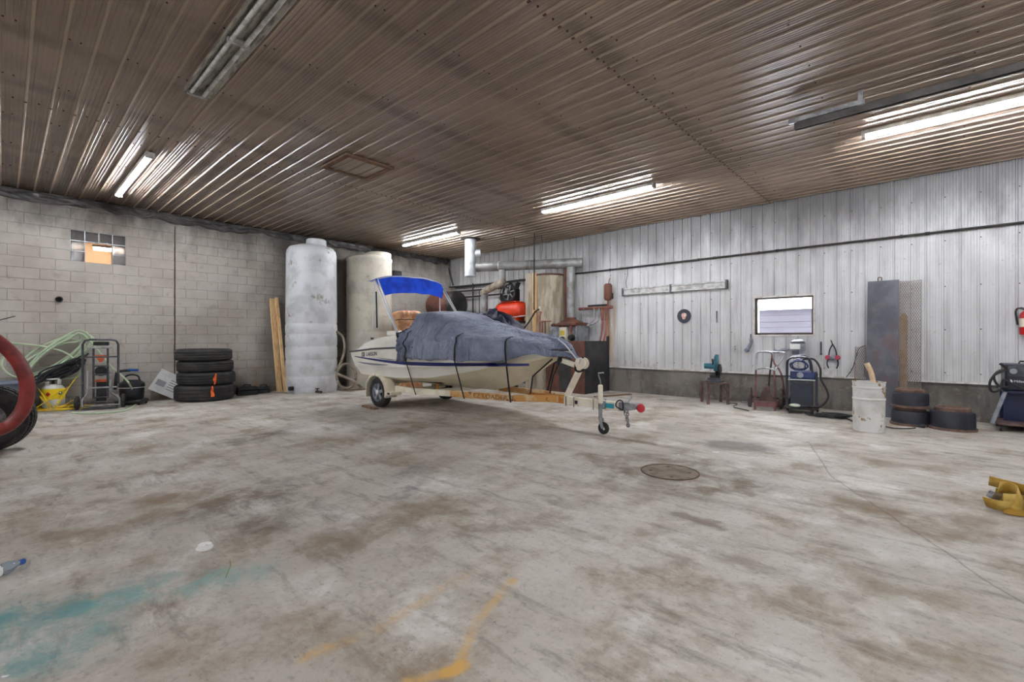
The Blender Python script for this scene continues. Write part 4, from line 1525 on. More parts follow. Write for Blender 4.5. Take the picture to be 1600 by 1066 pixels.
for x0 in (0.17, W_ - 0.17):
    MB().tube([(x0, -0.01, 0.20), (x0, -0.01, 1.14)], 0.017, 10).build('inner_rail', 'graphite', t)
for z_, x0, x1, mt in ((1.14, 0.08, W_ - 0.08, 'galv'), (0.97, 0.02, W_ - 0.02, 'graphite'), (0.40, 0.04, W_ - 0.04, 'galv'), (0.22, 0.17, W_ - 0.17, 'graphite'), (0.07, 0.0, W_, 'galv'), (0.80, 0.17, W_ - 0.17, 'graphite'), (0.64, 0.17, W_ - 0.17, 'graphite')):
    MB().tube([(x0, -0.04, z_), (x1, -0.04, z_)], 0.014, 8).build('crossbar', mt, t)
for z_ in (0.985, 0.53):
    MB().box((0.19, 0.0, z_ - 0.03), (W_ - 0.19, 0.04, z_ + 0.02)).build('orange_plate', 'orange_steel', t, bevel=0.004)
MB().prism([(0.21, 0.95), (W_ - 0.21, 0.95), (W_ - 0.25, 0.87), (0.25, 0.87)], 0.0, 0.04).build('orange_bracket', 'orange_steel', t, smooth=0)
MB().lathe([(0.02, 0.03), (0.09, 0.04), (0.095, 0.06), (0.095, 0.14), (0.05, 0.15)], 20, (W_ / 2, 0, 0.70), 'Y').build('motor', 'black_plastic', t)
MB().box((0.20, 0.03, 0.10), (W_ - 0.20, 0.16, 0.50)).build('gearbox', 'black_plastic', t, bevel=0.02)
MB().box((0.16, 0.02, 1.18), (W_ - 0.16, 0.12, 1.25)).build('winch_head', 'black_plastic', t, bevel=0.008)
MB().box((0.02, -0.16, 0.02), (W_ - 0.02, 0.0, 0.035)).build('toe_plate', 'graphite', t, smooth=0)
for x0 in (-0.06, W_ + 0.05):
    MB().lathe(tyre_profile(0.13, 0.06, 0.06), 28, (x0, 0.02, 0.13), 'X', closed=True).build('wheel', 'rubber', t)
MB().cyl((-0.06, 0.02, 0.13), (W_ + 0.05, 0.02, 0.13), 0.012, n=8).build('axle', 'steel', t)

# black shop vacuum behind the hand truck
sv = on_z(206, 633)
t = thing('shop_vacuum', 'black shop vacuum with blue trim beside the hand truck', 'vacuum', (sv.x - 0.12, sv.y + 0.02, 0), R(60))
MB().box((-0.22, -0.2, 0.03), (0.22, 0.2, 0.10)).build('base', 'black_plastic', t, bevel=0.03)
MB().lathe([(0.16, 0.09), (0.19, 0.14), (0.20, 0.30), (0.19, 0.33)], 28).build('drum', 'black_plastic', t)
MB().lathe([(0.205, 0.33), (0.21, 0.36), (0.20, 0.42), (0.13, 0.48), (0, 0.49)], 28).build('motor_head', 'black_plastic', t)
MB().lathe([(0.2115, 0.335), (0.2115, 0.35)], 28).build('trim_band', 'chrome', t)
MB().tube([(-0.13, 0, 0.47), (-0.10, 0, 0.56), (0.0, 0, 0.59), (0.10, 0, 0.56), (0.13, 0, 0.47)], 0.016, 8, k=4).build('handle', 'black_plastic', t)
MB().tube([(-0.28, 0.0, 0.30), (-0.26, 0.02, 0.60), (-0.22, 0.02, 0.66), (-0.02, 0.0, 0.68)], 0.028, 10, k=4).build('hose', 'black_plastic', t)
MB().cyl((-0.06, 0.0, 0.685), (0.10, -0.01, 0.68), 0.026, n=12).build('nozzle', 'blue_plastic', t)
for x0, y0 in ((-0.18, -0.16), (0.18, -0.16), (-0.18, 0.16), (0.18, 0.16)):
    MB().lathe([(0.02, -0.012), (0.03, -0.01), (0.03, 0.01), (0.02, 0.012)], 14, (x0, y0, 0.03), 'X').build('caster', 'rubber', t)

# grey tote with the coils of green hose and black cable over it
tp = on_x(62, 620, -11.86)
t = thing('storage_tote', 'blue-grey plastic tote behind the propane cylinder', 'tote', (-11.84, tp.y - 0.36, 0), R(90))
MB().lathe([(0.30, 0.0), (0.32, 0.02), (0.36, 0.5), (0.375, 0.52), (0.37, 0.54)], 4, (0, 0, 0)).build('tub', 'tote_grey', t, bevel=0.03, rot=(0, 0, R(45)))
MB().lathe([(0.385, 0.52), (0.39, 0.56), (0.36, 0.575), (0, 0.58)], 4).build('lid', 'tote_grey', t, bevel=0.015, rot=(0, 0, R(45)))


def loops(cx, cy, ra, rb, tilt, n, jit, X0, seed, a0=0.0, dx=0.0):
    q = random.Random(seed)
    out = []
    for k in range(n * 12):
        a_ = a0 + k * 2 * math.pi / 12
        lp_ = k // 12
        qq = random.Random(seed + lp_)
        sa, sb, dxx, dyy, tl = 1 + jit * qq.uniform(-1, 1), 1 + jit * qq.uniform(-1.6, 1.2), qq.uniform(-9, 9), qq.uniform(-5, 5), tilt + qq.uniform(-.14, .14)
        f_ = (k % 12) / 12
        u, v = ra * sa * math.cos(a_), rb * sb * math.sin(a_)
        out.append(on_x(cx + dxx + u * math.cos(tl) + v * math.sin(tl), cy + dyy - u * math.sin(tl) + v * math.cos(tl), X0 + dx * k / (n * 12) + q.uniform(-.012, .012)))
    return out


gh = loops(86, 557, 58, 18, R(32), 7, 0.22, XL + 0.10, 5, dx=0.16)
gh += [on_x(172, 571, -11.92), on_x(184, 582, -11.6), on_x(200, 597, -11.35), on_z(212, 622, 0.10), on_z(211, 633, 0.016), on_z(196, 641, 0.016), on_z(165, 645, 0.016), on_z(133, 646, 0.016), on_z(112, 645, 0.016)]
tag(MB().tube(gh, 0.0165, 8, k=3).build('garden_hose', 'hose_green'), 'pale green hose looped high against the block wall', 'hose')
tag(MB().tube([on_x(-25, 548, XL + .16), on_x(5, 537, XL + .16), on_x(40, 538, XL + .2), on_x(80, 544, XL + .22), on_x(110, 556, XL + .24), on_x(122, 575, XL + .24), on_x(118, 590, XL + .24), on_x(60, 592, XL + .24), on_x(20, 588, XL + .22), on_x(3, 572, XL + .2), on_x(8, 556, XL + .2), on_x(30, 548, XL + .2)], 0.017, 8, k=6).build('garden_hose', 'hose_green'), 'single long loop of pale green hose reaching the left edge of the picture', 'hose')
tag(MB().tube(loops(92, 580, 36, 6, R(22), 9, 0.35, XL + 0.30, 9, dx=0.10), 0.015, 7, k=3).build('cable_bundle', 'black_plastic'), 'bundle of black cable lying over the tote under the green hose', 'cable')

# dark soot-ringed pipe stub and small anchor in the wall
p = on_x(92, 468, XL)
t = thing('pipe_stub', 'sooty open pipe stub in the block wall above the green hose', 'pipe', (XL + 0.008, p.y, p.z))
MB().lathe([(0.055, 0.0), (0.055, 0.05), (0.042, 0.05), (0.042, 0.0)], 20, (0, 0, 0), 'X', closed=True).build('pipe', 'black_iron', t)
MB().lathe([(0.041, 0.002), (0.0, 0.004)], 20, (0, 0, 0), 'X').build('hole', 'dark_hole', t)

# utility vehicle that stands mostly outside the left edge: knobbly tyre and red tube guard
mat('vehicle_body', (120, 34, 30), (98, 28, 26), 5, rough=0.4)
VC = on_z(-12, 706)
t = thing('utility_vehicle', 'off-road vehicle at the left edge, knobbly tyre behind a red tube guard', 'vehicle', (VC.x - 0.06, VC.y - 0.02, 0), 0)
WX, WY = 0.0, -0.02
wrad = 0.38
wa = Vector((-VC.x, -VC.y + 0.6, 0)).normalized()
ty = MB().lathe(tyre_profile(wrad - 0.02, 0.17, 0.24), 48, (0, 0, 0), 'Y', closed=True).build('tyre', 'rubber', t, loc=(0, 0, wrad), rot=(0, 0, R(70)))
lg = MB()
for k in range(40):
    a_ = 2 * math.pi * k / 40
    for j, off in enumerate((-0.095, -0.032, 0.032, 0.095)):
        aa = a_ + (0.075 if j % 2 else 0)
        rr = wrad - 0.022 - (0.012 if abs(off) > .05 else 0)
        c_ = Vector((math.sin(aa) * rr, off, math.cos(aa) * rr))
        d_ = Vector((math.sin(aa), 0, math.cos(aa)))
        tn = Vector((math.cos(aa), 0, -math.sin(aa)))
        lg.bar(c_ - d_ * 0.01, c_ + d_ * 0.022, 0.045, 0.05, up=tn)
o = lg.build('tread_lugs', 'rubber', ty, smooth=0)
o['kind'] = 'stuff'
MB().lathe([(0.17, -0.09), (0.15, -0.05), (0.06, -0.03), (0.06, 0.03), (0.17, 0.05), (0.17, 0.09)], 28, (0, 0, 0), 'Y').build('rim', 'steel', ty)
gy = -0.02
X0 = VC.x + 1.0
gp = [on_x(a, b, X0) - Vector(t.location) for a, b in ((-75, 500), (-40, 512), (-4, 533), (26, 562), (42, 597), (38, 635), (18, 662), (-4, 673), (-40, 684), (-80, 680))]
MB().tube(gp, 0.062, 14, k=6).build('tube_guard', 'red_tube', t)
b0 = Vector((0.0, -1.7, 0.5))
MB().box((-0.9, -2.6, 0.45), (0.9, -0.75, 0.75)).build('chassis', 'vehicle_body', t, bevel=0.06)
for q in (gp[0], gp[-1]):
    MB().tube([q, Vector((0.3, -1.2, 0.6))], 0.04, 10).build('guard_brace', 'red_tube', t)
MB().cyl((0, 0, wrad), (-0.3, -0.9, 0.6), 0.04, n=10).build('axle_arm', 'black_iron', t)
for wx_, wy2 in ((-1.0, -2.4), (1.0, -2.4), (1.0, -1.1)):
    MB().lathe(tyre_profile(wrad, 0.17, 0.24), 36, (wx_, wy2, wrad), 'X', closed=True).build('tyre', 'rubber', t)
an = on_x(24, 494, XL + 0.5)
MB().tube([on_x(-30, 508, -10.5) - Vector(t.location), on_x(24, 494, -10.5) - Vector(t.location)], 0.008, 6).build('whip_antenna', 'black_iron', t)
MB().tube([on_x(-30, 508, -10.5) - Vector(t.location), Vector((-0.6, -1.6, 0.74))], 0.012, 6).build('antenna_mast', 'black_iron', t)

# ------------------------------------------------------------------ boiler corner
mat('duct', (150, 150, 150), (120, 118, 116), 4, rough=0.45, metal=0.35)
mat('duct_light', (206, 210, 216), (180, 184, 190), 4, rough=0.4, metal=0.3)
mat('tan_tank', (176, 166, 148), (136, 124, 106), 2.5, rough=0.7, stretch=(3, 3, 0.6), c3=(128, 92, 60), sc3=3.0, lo3=0.60, hi3=0.72)
mat('compressor_red', (232, 70, 34), (206, 52, 26), 4, rough=0.35)
mat('greasy_black', (26, 25, 26), (44, 40, 38), 7, rough=0.5)
mat('rust_brown', (110, 68, 54), (78, 50, 44), 4, rough=0.6, c3=(60, 44, 40), sc3=5)
mat('soot_panel', (44, 43, 46), (58, 56, 58), 4, rough=0.55)
mat('boiler_grey', (150, 156, 164), (112, 116, 122), 5, rough=0.5, c3=(110, 70, 46), sc3=7)
mat('copper_pipe', (150, 92, 76), (112, 72, 62), 8, rough=0.5, metal=0.3)
mat('brown_wrap', (202, 152, 112), (150, 104, 74), 4, rough=0.45, c3=(86, 58, 42), sc3=6)
mat('cream_box', (214, 208, 190), rough=0.5)
mat('label_yellow', (214, 188, 70), rough=0.6)

# upright flue stub, tee and damper
FS = on_z(733, 376, HC - 0.02)
FS = Vector((-9.25, 8.50, 0))
f0z = on_y(733, 432, FS.y).z
fr_ = 0.155
t = thing('flue_stub', 'thick upright galvanized flue pipe under the ceiling', 'flue pipe', (FS.x, FS.y, f0z))
MB().cyl((0, 0, 0), (0, 0, HC - f0z - 0.02), fr_, n=28).build('pipe', 'duct_light', t)
MB().lathe([(fr_ * 0.98, -0.012), (fr_ + 0.004, 0), (fr_ + 0.004, 0.03)], 28).build('end_cap', 'duct_light', t)
MB().lathe([(fr_, HC - f0z - 0.05), (0.26, HC - f0z - 0.03), (0.27, HC - f0z - 0.02)], 28).build('ceiling_collar', 'black_iron', t)
dz = on_y(742, 396, FS.y).z - f0z
dd = Vector((0.72, 0.69, 0)).normalized()
MB().tube([Vector((0, 0, dz)), dd * 0.27 + Vector((0, 0, dz + 0.03))], 0.10, 20).build('damper_tee', 'duct_light', t)
MB().tube([dd * 0.262 + Vector((0, 0, dz + 0.03)), dd * 0.275 + Vector((0, 0, dz + 0.031))], 0.093, 20).build('damper_flap', 'black_iron', t)

# long run of flue: from the stub to the boiler
hz_ = 1.3 + 112 * FS.y / (-65 * 0.673 + 535)
A_ = Vector((FS.x, FS.y, hz_)) + Vector((0.86, 0.5, 0)) * 0.17
B_ = Vector((-6.68, 10.03, hz_ + 0.03))
t = thing('flue_run', 'long grey flue pipe hung level between the stub and the boilers', 'flue pipe', A_)
d_ = B_ - A_
MB().tube([Vector((0, 0, 0)), d_], 0.125, 26).build('pipe', 'duct', t)
for q in (0.02, 0.22, 0.52, 0.99):
    MB().tube([d_ * q - d_.normalized() * 0.012, d_ * q + d_.normalized() * 0.012], 0.132, 26).build('seam_band', 'duct_light' if q == 0.22 else 'duct', t)
MB().tube([d_ * 1.0, d_ * 1.004], 0.10, 20).build('end_plug', 'rust_brown', t)
# hangers
for q in (0.36, 0.62):
    c_ = d_ * q
    MB().tube([c_ + Vector((0.0, 0, 0.12)), c_ + Vector((0.05, 0, 0.42)), c_ + Vector((0.02, 0, HC - A_.z - 0.03))], 0.005, 6).build('hanger_wire', 'black_iron', t)
# elbowed drop to the compressor side, and straight drop to the boiler
q1 = d_ * 0.25
P0 = A_ + q1
lo1 = on_y(757, 492, P0.y + 0.0)
m = MB()
e0 = Vector((0, 0, -0.10)); e1 = Vector((0, 0, -0.36)); e2 = Vector((lo1.x - P0.x, 0.0, -0.72)); e3 = Vector((lo1.x - P0.x, 0, lo1.z - P0.z - 0.9))
t = thing('flue_drop', 'short elbowed flue pipe dropping beside the orange compressor', 'flue pipe', P0)
MB().tube([e0, e1], 0.10, 20).build('upper_pipe', 'duct', t)
MB().tube([e1, e1 + Vector((-0.02, 0, -0.08)), e2 + Vector((0.03, 0, 0.10)), e2], 0.10, 20, k=3).build('elbow', mat('duct_tan', (176, 166, 150), (140, 130, 116), 5, rough=0.5, metal=0.2), t)
MB().tube([e2, e3], 0.098, 20).build('lower_pipe', 'duct', t)
q2 = d_ * 0.90
P1 = A_ + q2
bz_ = on_y(892, 499, P1.y).z
t = thing('flue_drop', 'straight upright flue pipe standing on the small boiler', 'flue pipe', (P1.x, P1.y - 0.05, bz_))
MB().cyl((0.02, 0, 0), (0.02, 0, P1.z - bz_ - 0.11), 0.112, n=24).build('pipe', 'duct', t)
MB().lathe([(0.30, -0.10), (0.24, -0.05), (0.135, 0.0), (0.135, 0.04)], 24, (0.02, 0, 0)).build('draft_hood', 'rust_brown', t)
MB().box((-0.17, -0.06, -0.05), (-0.09, 0.02, P1.z - bz_ - 0.12)).build('side_channel', 'rust_brown', t, bevel=0.01)

# big tan insulated tank
TT = on_y(858, 525, 9.76)
t = thing('insulated_tank', 'big tan stained upright tank behind the bow of the boat', 'tank', (TT.x, 9.76, 0))
tz = on_y(862, 429, 9.76).z
MB().lathe([(0.40, 0.0), (0.405, 0.05), (0.405, tz - 0.05), (0.37, tz), (0.0, tz + 0.02)], 40).build('shell', 'tan_tank', t)
MB().box((-0.43, -0.47, 0), (-0.20, -0.33, tz + 0.02)).build('side_panel', 'tan_tank', t, bevel=0.01)
MB().box((-0.19, -0.47, 0.4), (-0.145, -0.34, tz + 0.03)).build('wood_batten', 'wood', t, smooth=0)
MB().box((-0.13, -0.46, 0.4), (-0.10, -0.37, tz + 0.01)).build('wood_batten', 'wood', t, smooth=0)
MB().lathe([(0.408, tz - 0.06), (0.416, tz - 0.05), (0.416, tz - 0.02), (0.40, tz - 0.01)], 40, closed=True).build('top_hoop', 'rust_brown', t)
MB().tube([(0.10, -0.52, 0.9), (0.10, -0.52, 1.9), (0.10, -0.47, 2.0)], 0.025, 10).build('riser_pipe', 'copper_pipe', t)
MB().tube([(0.10, -0.52, 1.75), (0.46, -0.52, 1.75)], 0.02, 10).build('branch_pipe', 'copper_pipe', t)
for k, x0 in enumerate((0.18, 0.27)):
    MB().tube([(x0, -0.51, 1.75), (x0, -0.51, 0.9)], 0.018, 8).build('drop_pipe', 'copper_pipe', t)
MB().cyl((0.10, -0.53, 2.02), (0.10, -0.53, 2.14), 0.03, n=12).build('gauge', 'cream_box', t)
# slack wires and hose bundle on its face
tag(MB().tube([(TT.x - 0.62, 9.2, 1.35), (TT.x - 0.42, 9.2, 1.55), (TT.x - 0.18, 9.2, 1.80), (TT.x - 0.02, 9.2, 2.0), (TT.x + 0.12, 9.2, 2.06)], 0.022, 8, k=5).build('black_hose', 'greasy_black'), 'thick black hose slung across the face of the tan tank', 'hose')
tag(MB().tube([(TT.x - 0.95, 9.02, 1.45), (TT.x - 0.75, 9.0, 1.82), (TT.x - 0.45, 8.98, 1.88), (TT.x - 0.15, 8.98, 1.9)], 0.012, 8, k=5).build('air_hose', 'duct_light'), 'thin grey air hose arching from the compressor to the tan tank', 'hose')
tag(MB().cyl((TT.x - 0.02, 9.16, 2.05), (TT.x - 0.02, 9.16, HC - 0.02), 0.018, n=8).build('conduit', 'black_iron'), 'thin dark conduit rising past the tan tank to the ceiling', 'conduit')

# compressor on its platform
CX_ = on_y(800, 485, 9.35)
t = thing('steel_platform', 'sooty steel platform carrying the orange air compressor', 'platform', (CX_.x, 9.42, 0))
pz = on_y(800, 502, 9.35).z
MB().box((-0.62, -0.38, pz - 0.06), (0.46, 0.38, pz)).build('deck', 'greasy_black', t, bevel=0.005)
for x0 in (-0.58, 0.42):
    for y0 in (-0.34, 0.34):
        MB().box((x0 - .025, y0 - .025, 0), (x0 + .025, y0 + .025, pz - 0.06)).build('leg', 'greasy_black', t, smooth=0)
MB().box((0.16, 0.40, 0.3), (0.46, 0.43, 2.9)).build('back_panel', 'greasy_black', t, smooth=0)
t = thing('air_compressor', 'orange air compressor with black spoked flywheel', 'air compressor', (CX_.x, 9.32, pz))
L_, r_ = 0.50, 0.23
MB().lathe([(0.0, -L_), (0.10, -L_ + 0.01), (0.19, -L_ + 0.05), (r_, -L_ + 0.13), (r_, L_ - 0.13), (0.19, L_ - 0.05), (0.10, L_ - 0.01), (0.0, L_)], 32, (0, 0, r_ + 0.06), 'X').build('air_tank', 'compressor_red', t, smooth=50)
MB().box((-0.25, -0.16, 2 * r_ + 0.04), (0.30, 0.16, 2 * r_ + 0.07)).build('mount_plate', 'compressor_red', t, bevel=0.006)
for x0 in (-0.3, 0.3):
    MB().box((x0 - .02, -0.17, 0.0), (x0 + .02, 0.17, 0.12)).build('foot', 'compressor_red', t, smooth=0)
fw = MB().lathe([(0.20, -0.03), (0.225, -0.03), (0.225, 0.03), (0.20, 0.03)], 36, (0.10, -0.20, 2 * r_ + 0.30), 'Y', closed=True).build('flywheel', 'graphite', t)
for k in range(6):
    a_ = k * math.pi / 3 + 0.26
    c0 = Vector((0.10, -0.20, 2 * r_ + 0.30))
    dv = Vector((math.cos(a_), 0, math.sin(a_)))
    MB().bar(c0 + dv * 0.03, c0 + dv * 0.205, 0.03, 0.022, up=(0, 1, 0)).build('spoke', 'galv', fw, smooth=0)
MB().lathe([(0.045, -0.045), (0.045, 0.045)], 16, (0.10, -0.20, 2 * r_ + 0.30), 'Y').build('hub', 'graphite', fw)
MB().box((0.0, -0.15, 2 * r_ + 0.07), (0.22, 0.12, 2 * r_ + 0.42)).build('crankcase', 'greasy_black', t, bevel=0.03)
for x0 in (0.03, 0.19):
    hd = MB()
    for k in range(6):
        hd.cyl((x0 + (x0 - .11) * 0.15 * k, 0.0, 2 * r_ + 0.42 + k * 0.025), (x0 + (x0 - .11) * 0.15 * k, 0.0, 2 * r_ + 0.435 + k * 0.025), 0.07, n=14)
    hd.cyl((x0, 0, 2 * r_ + 0.40), (x0 + (x0 - .11) * 0.9, 0, 2 * r_ + 0.58), 0.045, n=12)
    hd.build('cylinder_head', 'greasy_black', t)
MB().lathe([(0.0, -0.14), (0.10, -0.13), (0.10, 0.13), (0.0, 0.14)], 20, (-0.22, 0.02, 2 * r_ + 0.17), 'Y').build('electric_motor', 'greasy_black', t)
bl = MB()
bl.tube([(0.10 + 0.232 * math.cos(a), -0.20, 2 * r_ + 0.30 + 0.232 * math.sin(a)) for a in [R(-100) + i * R(200) / 14 for i in range(15)]] + [(-0.20, -0.20, 2 * r_ + 0.24), (-0.27, -0.20, 2 * r_ + 0.17), (-0.20, -0.20, 2 * r_ + 0.10)], 0.010, 6, closed=True)
bl.build('drive_belt', 'rubber', t)
MB().tube([(-0.3, -0.05, 2 * r_ + 0.02), (-0.36, -0.05, 2 * r_ + 0.36), (-0.1, -0.05, 2 * r_ + 0.62), (0.05, 0, 2 * r_ + 0.58)], 0.012, 8, k=4).build('discharge_pipe', 'graphite', t)

# rusty oil tank in the corner
OC = on_y(697, 470, 9.35)
t = thing('oil_tank', 'rust brown oil tank on legs in the far corner', 'oil tank', (OC.x, 9.35, 0))
oz = on_y(697, 456, 9.35).z - 0.42
MB().lathe([(0.0, -0.62), (0.28, -0.60), (0.38, -0.55), (0.42, -0.46), (0.42, 0.46), (0.38, 0.55), (0.28, 0.60), (0.0, 0.62)], 32, (0, 0, oz), 'X').build('shell', 'rust_brown', t, smooth=50)
MB().lathe([(0.425, 0.48), (0.395, 0.56), (0.29, 0.615), (0.0, 0.63)], 32, (0, 0, oz), 'X').build('end_cap', 'greasy_black', t, smooth=50)
for x0 in (-0.45, 0.45):
    for y0 in (-0.25, 0.25):
        MB().cyl((x0, y0, 0), (x0, y0, oz - 0.28), 0.03, n=10).build('leg', 'rust_brown', t)

# brown wrapped bale behind the stern
BC = on_y(636, 500, 7.2)
t = thing('wrapped_bale', 'brown crumpled plastic-wrapped bale behind the boat, under the canopy', 'bale', (BC.x, 7.2, 0))
bz2 = on_y(636, 486, 7.2).z


def bale(u, v):
    a_ = 2 * math.pi * u
    e = 0.45
    cx2 = math.copysign(abs(math.cos(a_)) ** e, math.cos(a_))
    cy2 = math.copysign(abs(math.sin(a_)) ** e, math.sin(a_))
    if v < 0.8:
        zz, rr = bz2 * 0.94 * v / 0.8, 1.0
    else:
        k = (v - 0.8) / 0.2
        zz, rr = bz2 * (0.94 + 0.06 * math.sin(k * math.pi / 2)), math.cos(k * math.pi / 2) ** 0.4
    n_ = 1 + 0.10 * mnoise.noise((cx2 * 2.5, cy2 * 2.5, zz * 4)) + 0.05 * mnoise.noise((cx2 * 7, cy2 * 7, zz * 11))
    return (0.38 * cx2 * rr * n_, 0.30 * cy2 * rr * n_, max(0, zz + 0.04 * mnoise.noise((cx2 * 3, cy2 * 3, 1)) * (v > .5)))


MB().grid(bale, 64, 40).build('wrapping', 'brown_wrap', t, smooth=30)
for z_ in (bz2 * 0.70, bz2 * 0.88):
    MB().tube([Vector(bale(i / 32, z_ / bz2 * 0.8 / 0.94)) * 1.0 + Vector((0, 0, 0)) for i in range(32)], 0.012, 6, closed=True).build('binding', 'black_plastic', t)

# boiler with controls, cabinet in front of it
KX0, KX1, KY0 = -7.22, -6.05, 9.2
kz = on_y(912, 533, KY0).z
t = thing('steel_enclosure', 'low steel enclosure with rusty front and black side beside the siding wall', 'enclosure', (0, 0, 0))
MB().box((KX0, KY0, 0), (KX1, KY0 + 0.012, kz)).build('front_panel', 'rust_brown', t, smooth=0)
MB().box((KX1 - 0.012, KY0, 0), (KX1 + 0.002, YB - 0.04, kz)).build('side_panel', 'soot_panel', t, smooth=0)
MB().box((KX1 - 0.03, YB - 0.09, 0), (KX1 + 0.02, YB - 0.03, kz + 0.12)).build('corner_post', 'soot_panel', t, smooth=0)
MB().box((KX1 - 0.75, KY0 - 0.004, 0.05), (KX1 - 0.40, KY0, kz - 0.25)).build('scorched_patch', 'soot_panel', t, smooth=0)

BXc = P1.x + 0.02
t = thing('boiler', 'grey gas boiler with control boxes under the upright flue', 'boiler', (BXc, 9.86, 0))
MB().box((-0.10, -0.30, 0), (0.36, 0.30, bz_ - 0.16)).build('jacket', 'boiler_grey', t, bevel=0.02)
MB().box((-0.34, -0.48, bz_ - 0.60), (-0.11, -0.36, bz_ - 0.2)).build('gas_valve_panel', 'boiler_grey', t, bevel=0.01)
MB().box((-0.13, -0.42, bz_ - 0.17), (0.38, 0.33, bz_ - 0.10)).build('top_plate', 'rust_brown', t, bevel=0.01)
cb = MB().box((-0.10, -0.40, bz_ - 0.62), (0.12, -0.31, bz_ - 0.22)).build('control_box', 'cream_box', t, bevel=0.01)
MB().box((-0.06, -0.404, bz_ - 0.42), (0.07, -0.399, bz_ - 0.30)).build('control_label', 'label_yellow', cb, smooth=0)
MB().lathe([(0.07, -0.44), (0.07, -0.40)], 20, (0.02, 0, bz_ - 0.52), 'Y').build('control_dial', 'greasy_black', cb)
MB().lathe([(0.06, -0.42), (0.085, -0.34), (0.085, -0.30)], 20, (0.24, 0, bz_ - 0.48), 'Y').build('pump', 'greasy_black', t)
MB().tube([(0.24, -0.36, bz_ - 0.40), (0.24, -0.36, bz_ - 0.2), (0.30, -0.34, bz_ - 0.12)], 0.03, 10).build('pump_pipe', 'copper_pipe', t)
MB().tube([(-0.36, -0.36, bz_ - 0.16), (0.40, -0.36, bz_ - 0.16)], 0.035, 12).build('header_pipe', 'rust_brown', t)
for x0 in (-0.30, -0.15, 0.05, 0.33):
    MB().cyl((x0 - .03, -0.36, bz_ - 0.16), (x0 + .03, -0.36, bz_ - 0.16), 0.05, n=12).build('pipe_fitting', 'rust_brown', t)

# manifold and expansion tank on the wall to its right
EX = on_y(950, 470, 10.08)
t = thing('expansion_tank', 'rust red expansion tank high on the siding wall', 'tank', (EX.x, 10.08, EX.z))
eh = (475 - 448) * 0.0159
MB().lathe([(0.0, 0.0), (0.07, 0.01), (0.10, 0.05), (0.10, eh - 0.05), (0.07, eh - 0.01), (0.0, eh)], 24).build('shell', 'rust_brown', t, smooth=50)
MB().cyl((0, 0, -0.16), (0, 0, 0.01), 0.025, n=10).build('stem', 'copper_pipe', t)
MB().tube([(0.02, 0, eh - 0.01), (0.03, 0, eh + 0.08), (0.06, 0, eh + 0.12)], 0.012, 8).build('vent', 'copper_pipe', t)
MB().box((-0.03, 0.09, 0.06), (0.03, YB - 10.08 - 0.016, 0.20)).build('bracket', 'black_iron', t, smooth=0)
t = thing('pipe_manifold', 'rusty pipe manifold along the wall between boiler and expansion tank', 'pipework', (0, 0, 0))
mz = EX.z - 0.17
a = on_y(905, 482, 10.08)
MB().tube([(a.x, 10.08, mz), (EX.x + 0.12, 10.08, mz)], 0.035, 12).build('header', 'copper_pipe', t)
MB().tube([(a.x + .25, 10.12, mz + 0.07), (EX.x - 0.05, 10.12, mz + 0.07)], 0.025, 12).build('header', 'greasy_black', t)
for px in (912, 928, 936):
    q = on_y(px, 490, 10.06)
    MB().tube([(q.x, 10.06, mz), (q.x, 10.06, mz - 0.28), (q.x - 0.08, 10.06, mz - 0.36), (BXc + 0.36, 10.02, mz - 0.38 - 0.05 * (px - 912) / 16)], 0.020, 10, k=3).build('return_pipe', 'galv', t)
for k, px in enumerate((941, 947)):
    q = on_y(px, 485, 10.08)
    MB().tube([(q.x, 10.08, mz), (q.x, 10.08, mz - 0.55), (q.x - 0.10, 10.08, mz - 0.95), (q.x - 0.16, 10.08, 0.9), (q.x - 0.16, 10.08, 0.0)], 0.022, 10, k=4).build('supply_pipe', mat('pex_red', (168, 92, 82), (140, 72, 64), 5, rough=0.5) if k == 0 else 'pex_red', t)
    MB().cyl((q.x, 10.08, mz - 0.32), (q.x, 10.08, mz - 0.05), 0.034, n=10).build('valve_body', 'copper_pipe', t)

# service pipes fixed along the siding wall
gz = on_y(975, 419, YB - 0.05).z
t = thing('gas_pipe', 'long thin black pipe running the length of the siding wall', 'pipe', (0, YB - 0.05, gz))
MB().cyl((XL + 0.3, 0, 0), (XR - 0.02, 0, 0), 0.018, n=10).build('pipe', 'black_iron', t)
for x0 in (-9.0, -6.0, -3.8, -2.6, -0.4, 1.2):
    MB().box((x0 - .015, -0.02, -0.025), (x0 + .015, 0.032, 0.025)).build('clip', 'black_iron', t, smooth=0)
    MB().cyl((x0 + 0.3, 0, 0), (x0 + 0.36, 0, 0), 0.025, n=10).build('coupling', 'black_iron', t)
for a, b, lb in (((702, 449), (832, 437), 'upper black pipe of the three between the corner and the tan tank'), ((712, 456), (800, 449), 'middle black pipe of the three between the corner and the tan tank'), ((722, 465), (790, 459), 'lowest black pipe of the three between the corner and the tan tank')):
    A2, B2 = on_y(*a, 10.14), on_y(*b, 10.14)
    tag(MB().cyl(A2, B2, 0.026, n=10).build('wall_pipe', 'black_iron'), lb, 'pipe', 'black pipes by the corner')
for px, y0, y1, lb in ((739, 443, 560, 'thick upright black pipe by the flue elbow'), (749, 452, 560, 'thin upright black pipe nearest the flue elbow')):
    A2, B2 = on_y(px, y0, 10.08), on_y(px, y1, 10.08)
    tag(MB().cyl((A2.x, 10.08, 0), A2, 0.022 if px == 739 else 0.014, n=10).build('riser_pipe', 'black_iron'), lb, 'pipe')
t = tag(MB().tube([on_y(698, 402, 10.22), on_y(703, 428, 10.2), on_y(708, 446, 10.2)], 0.02, 8).build('corner_pipe', 'black_iron'), 'dark pipe slanting down from the ceiling in the corner', 'pipe')
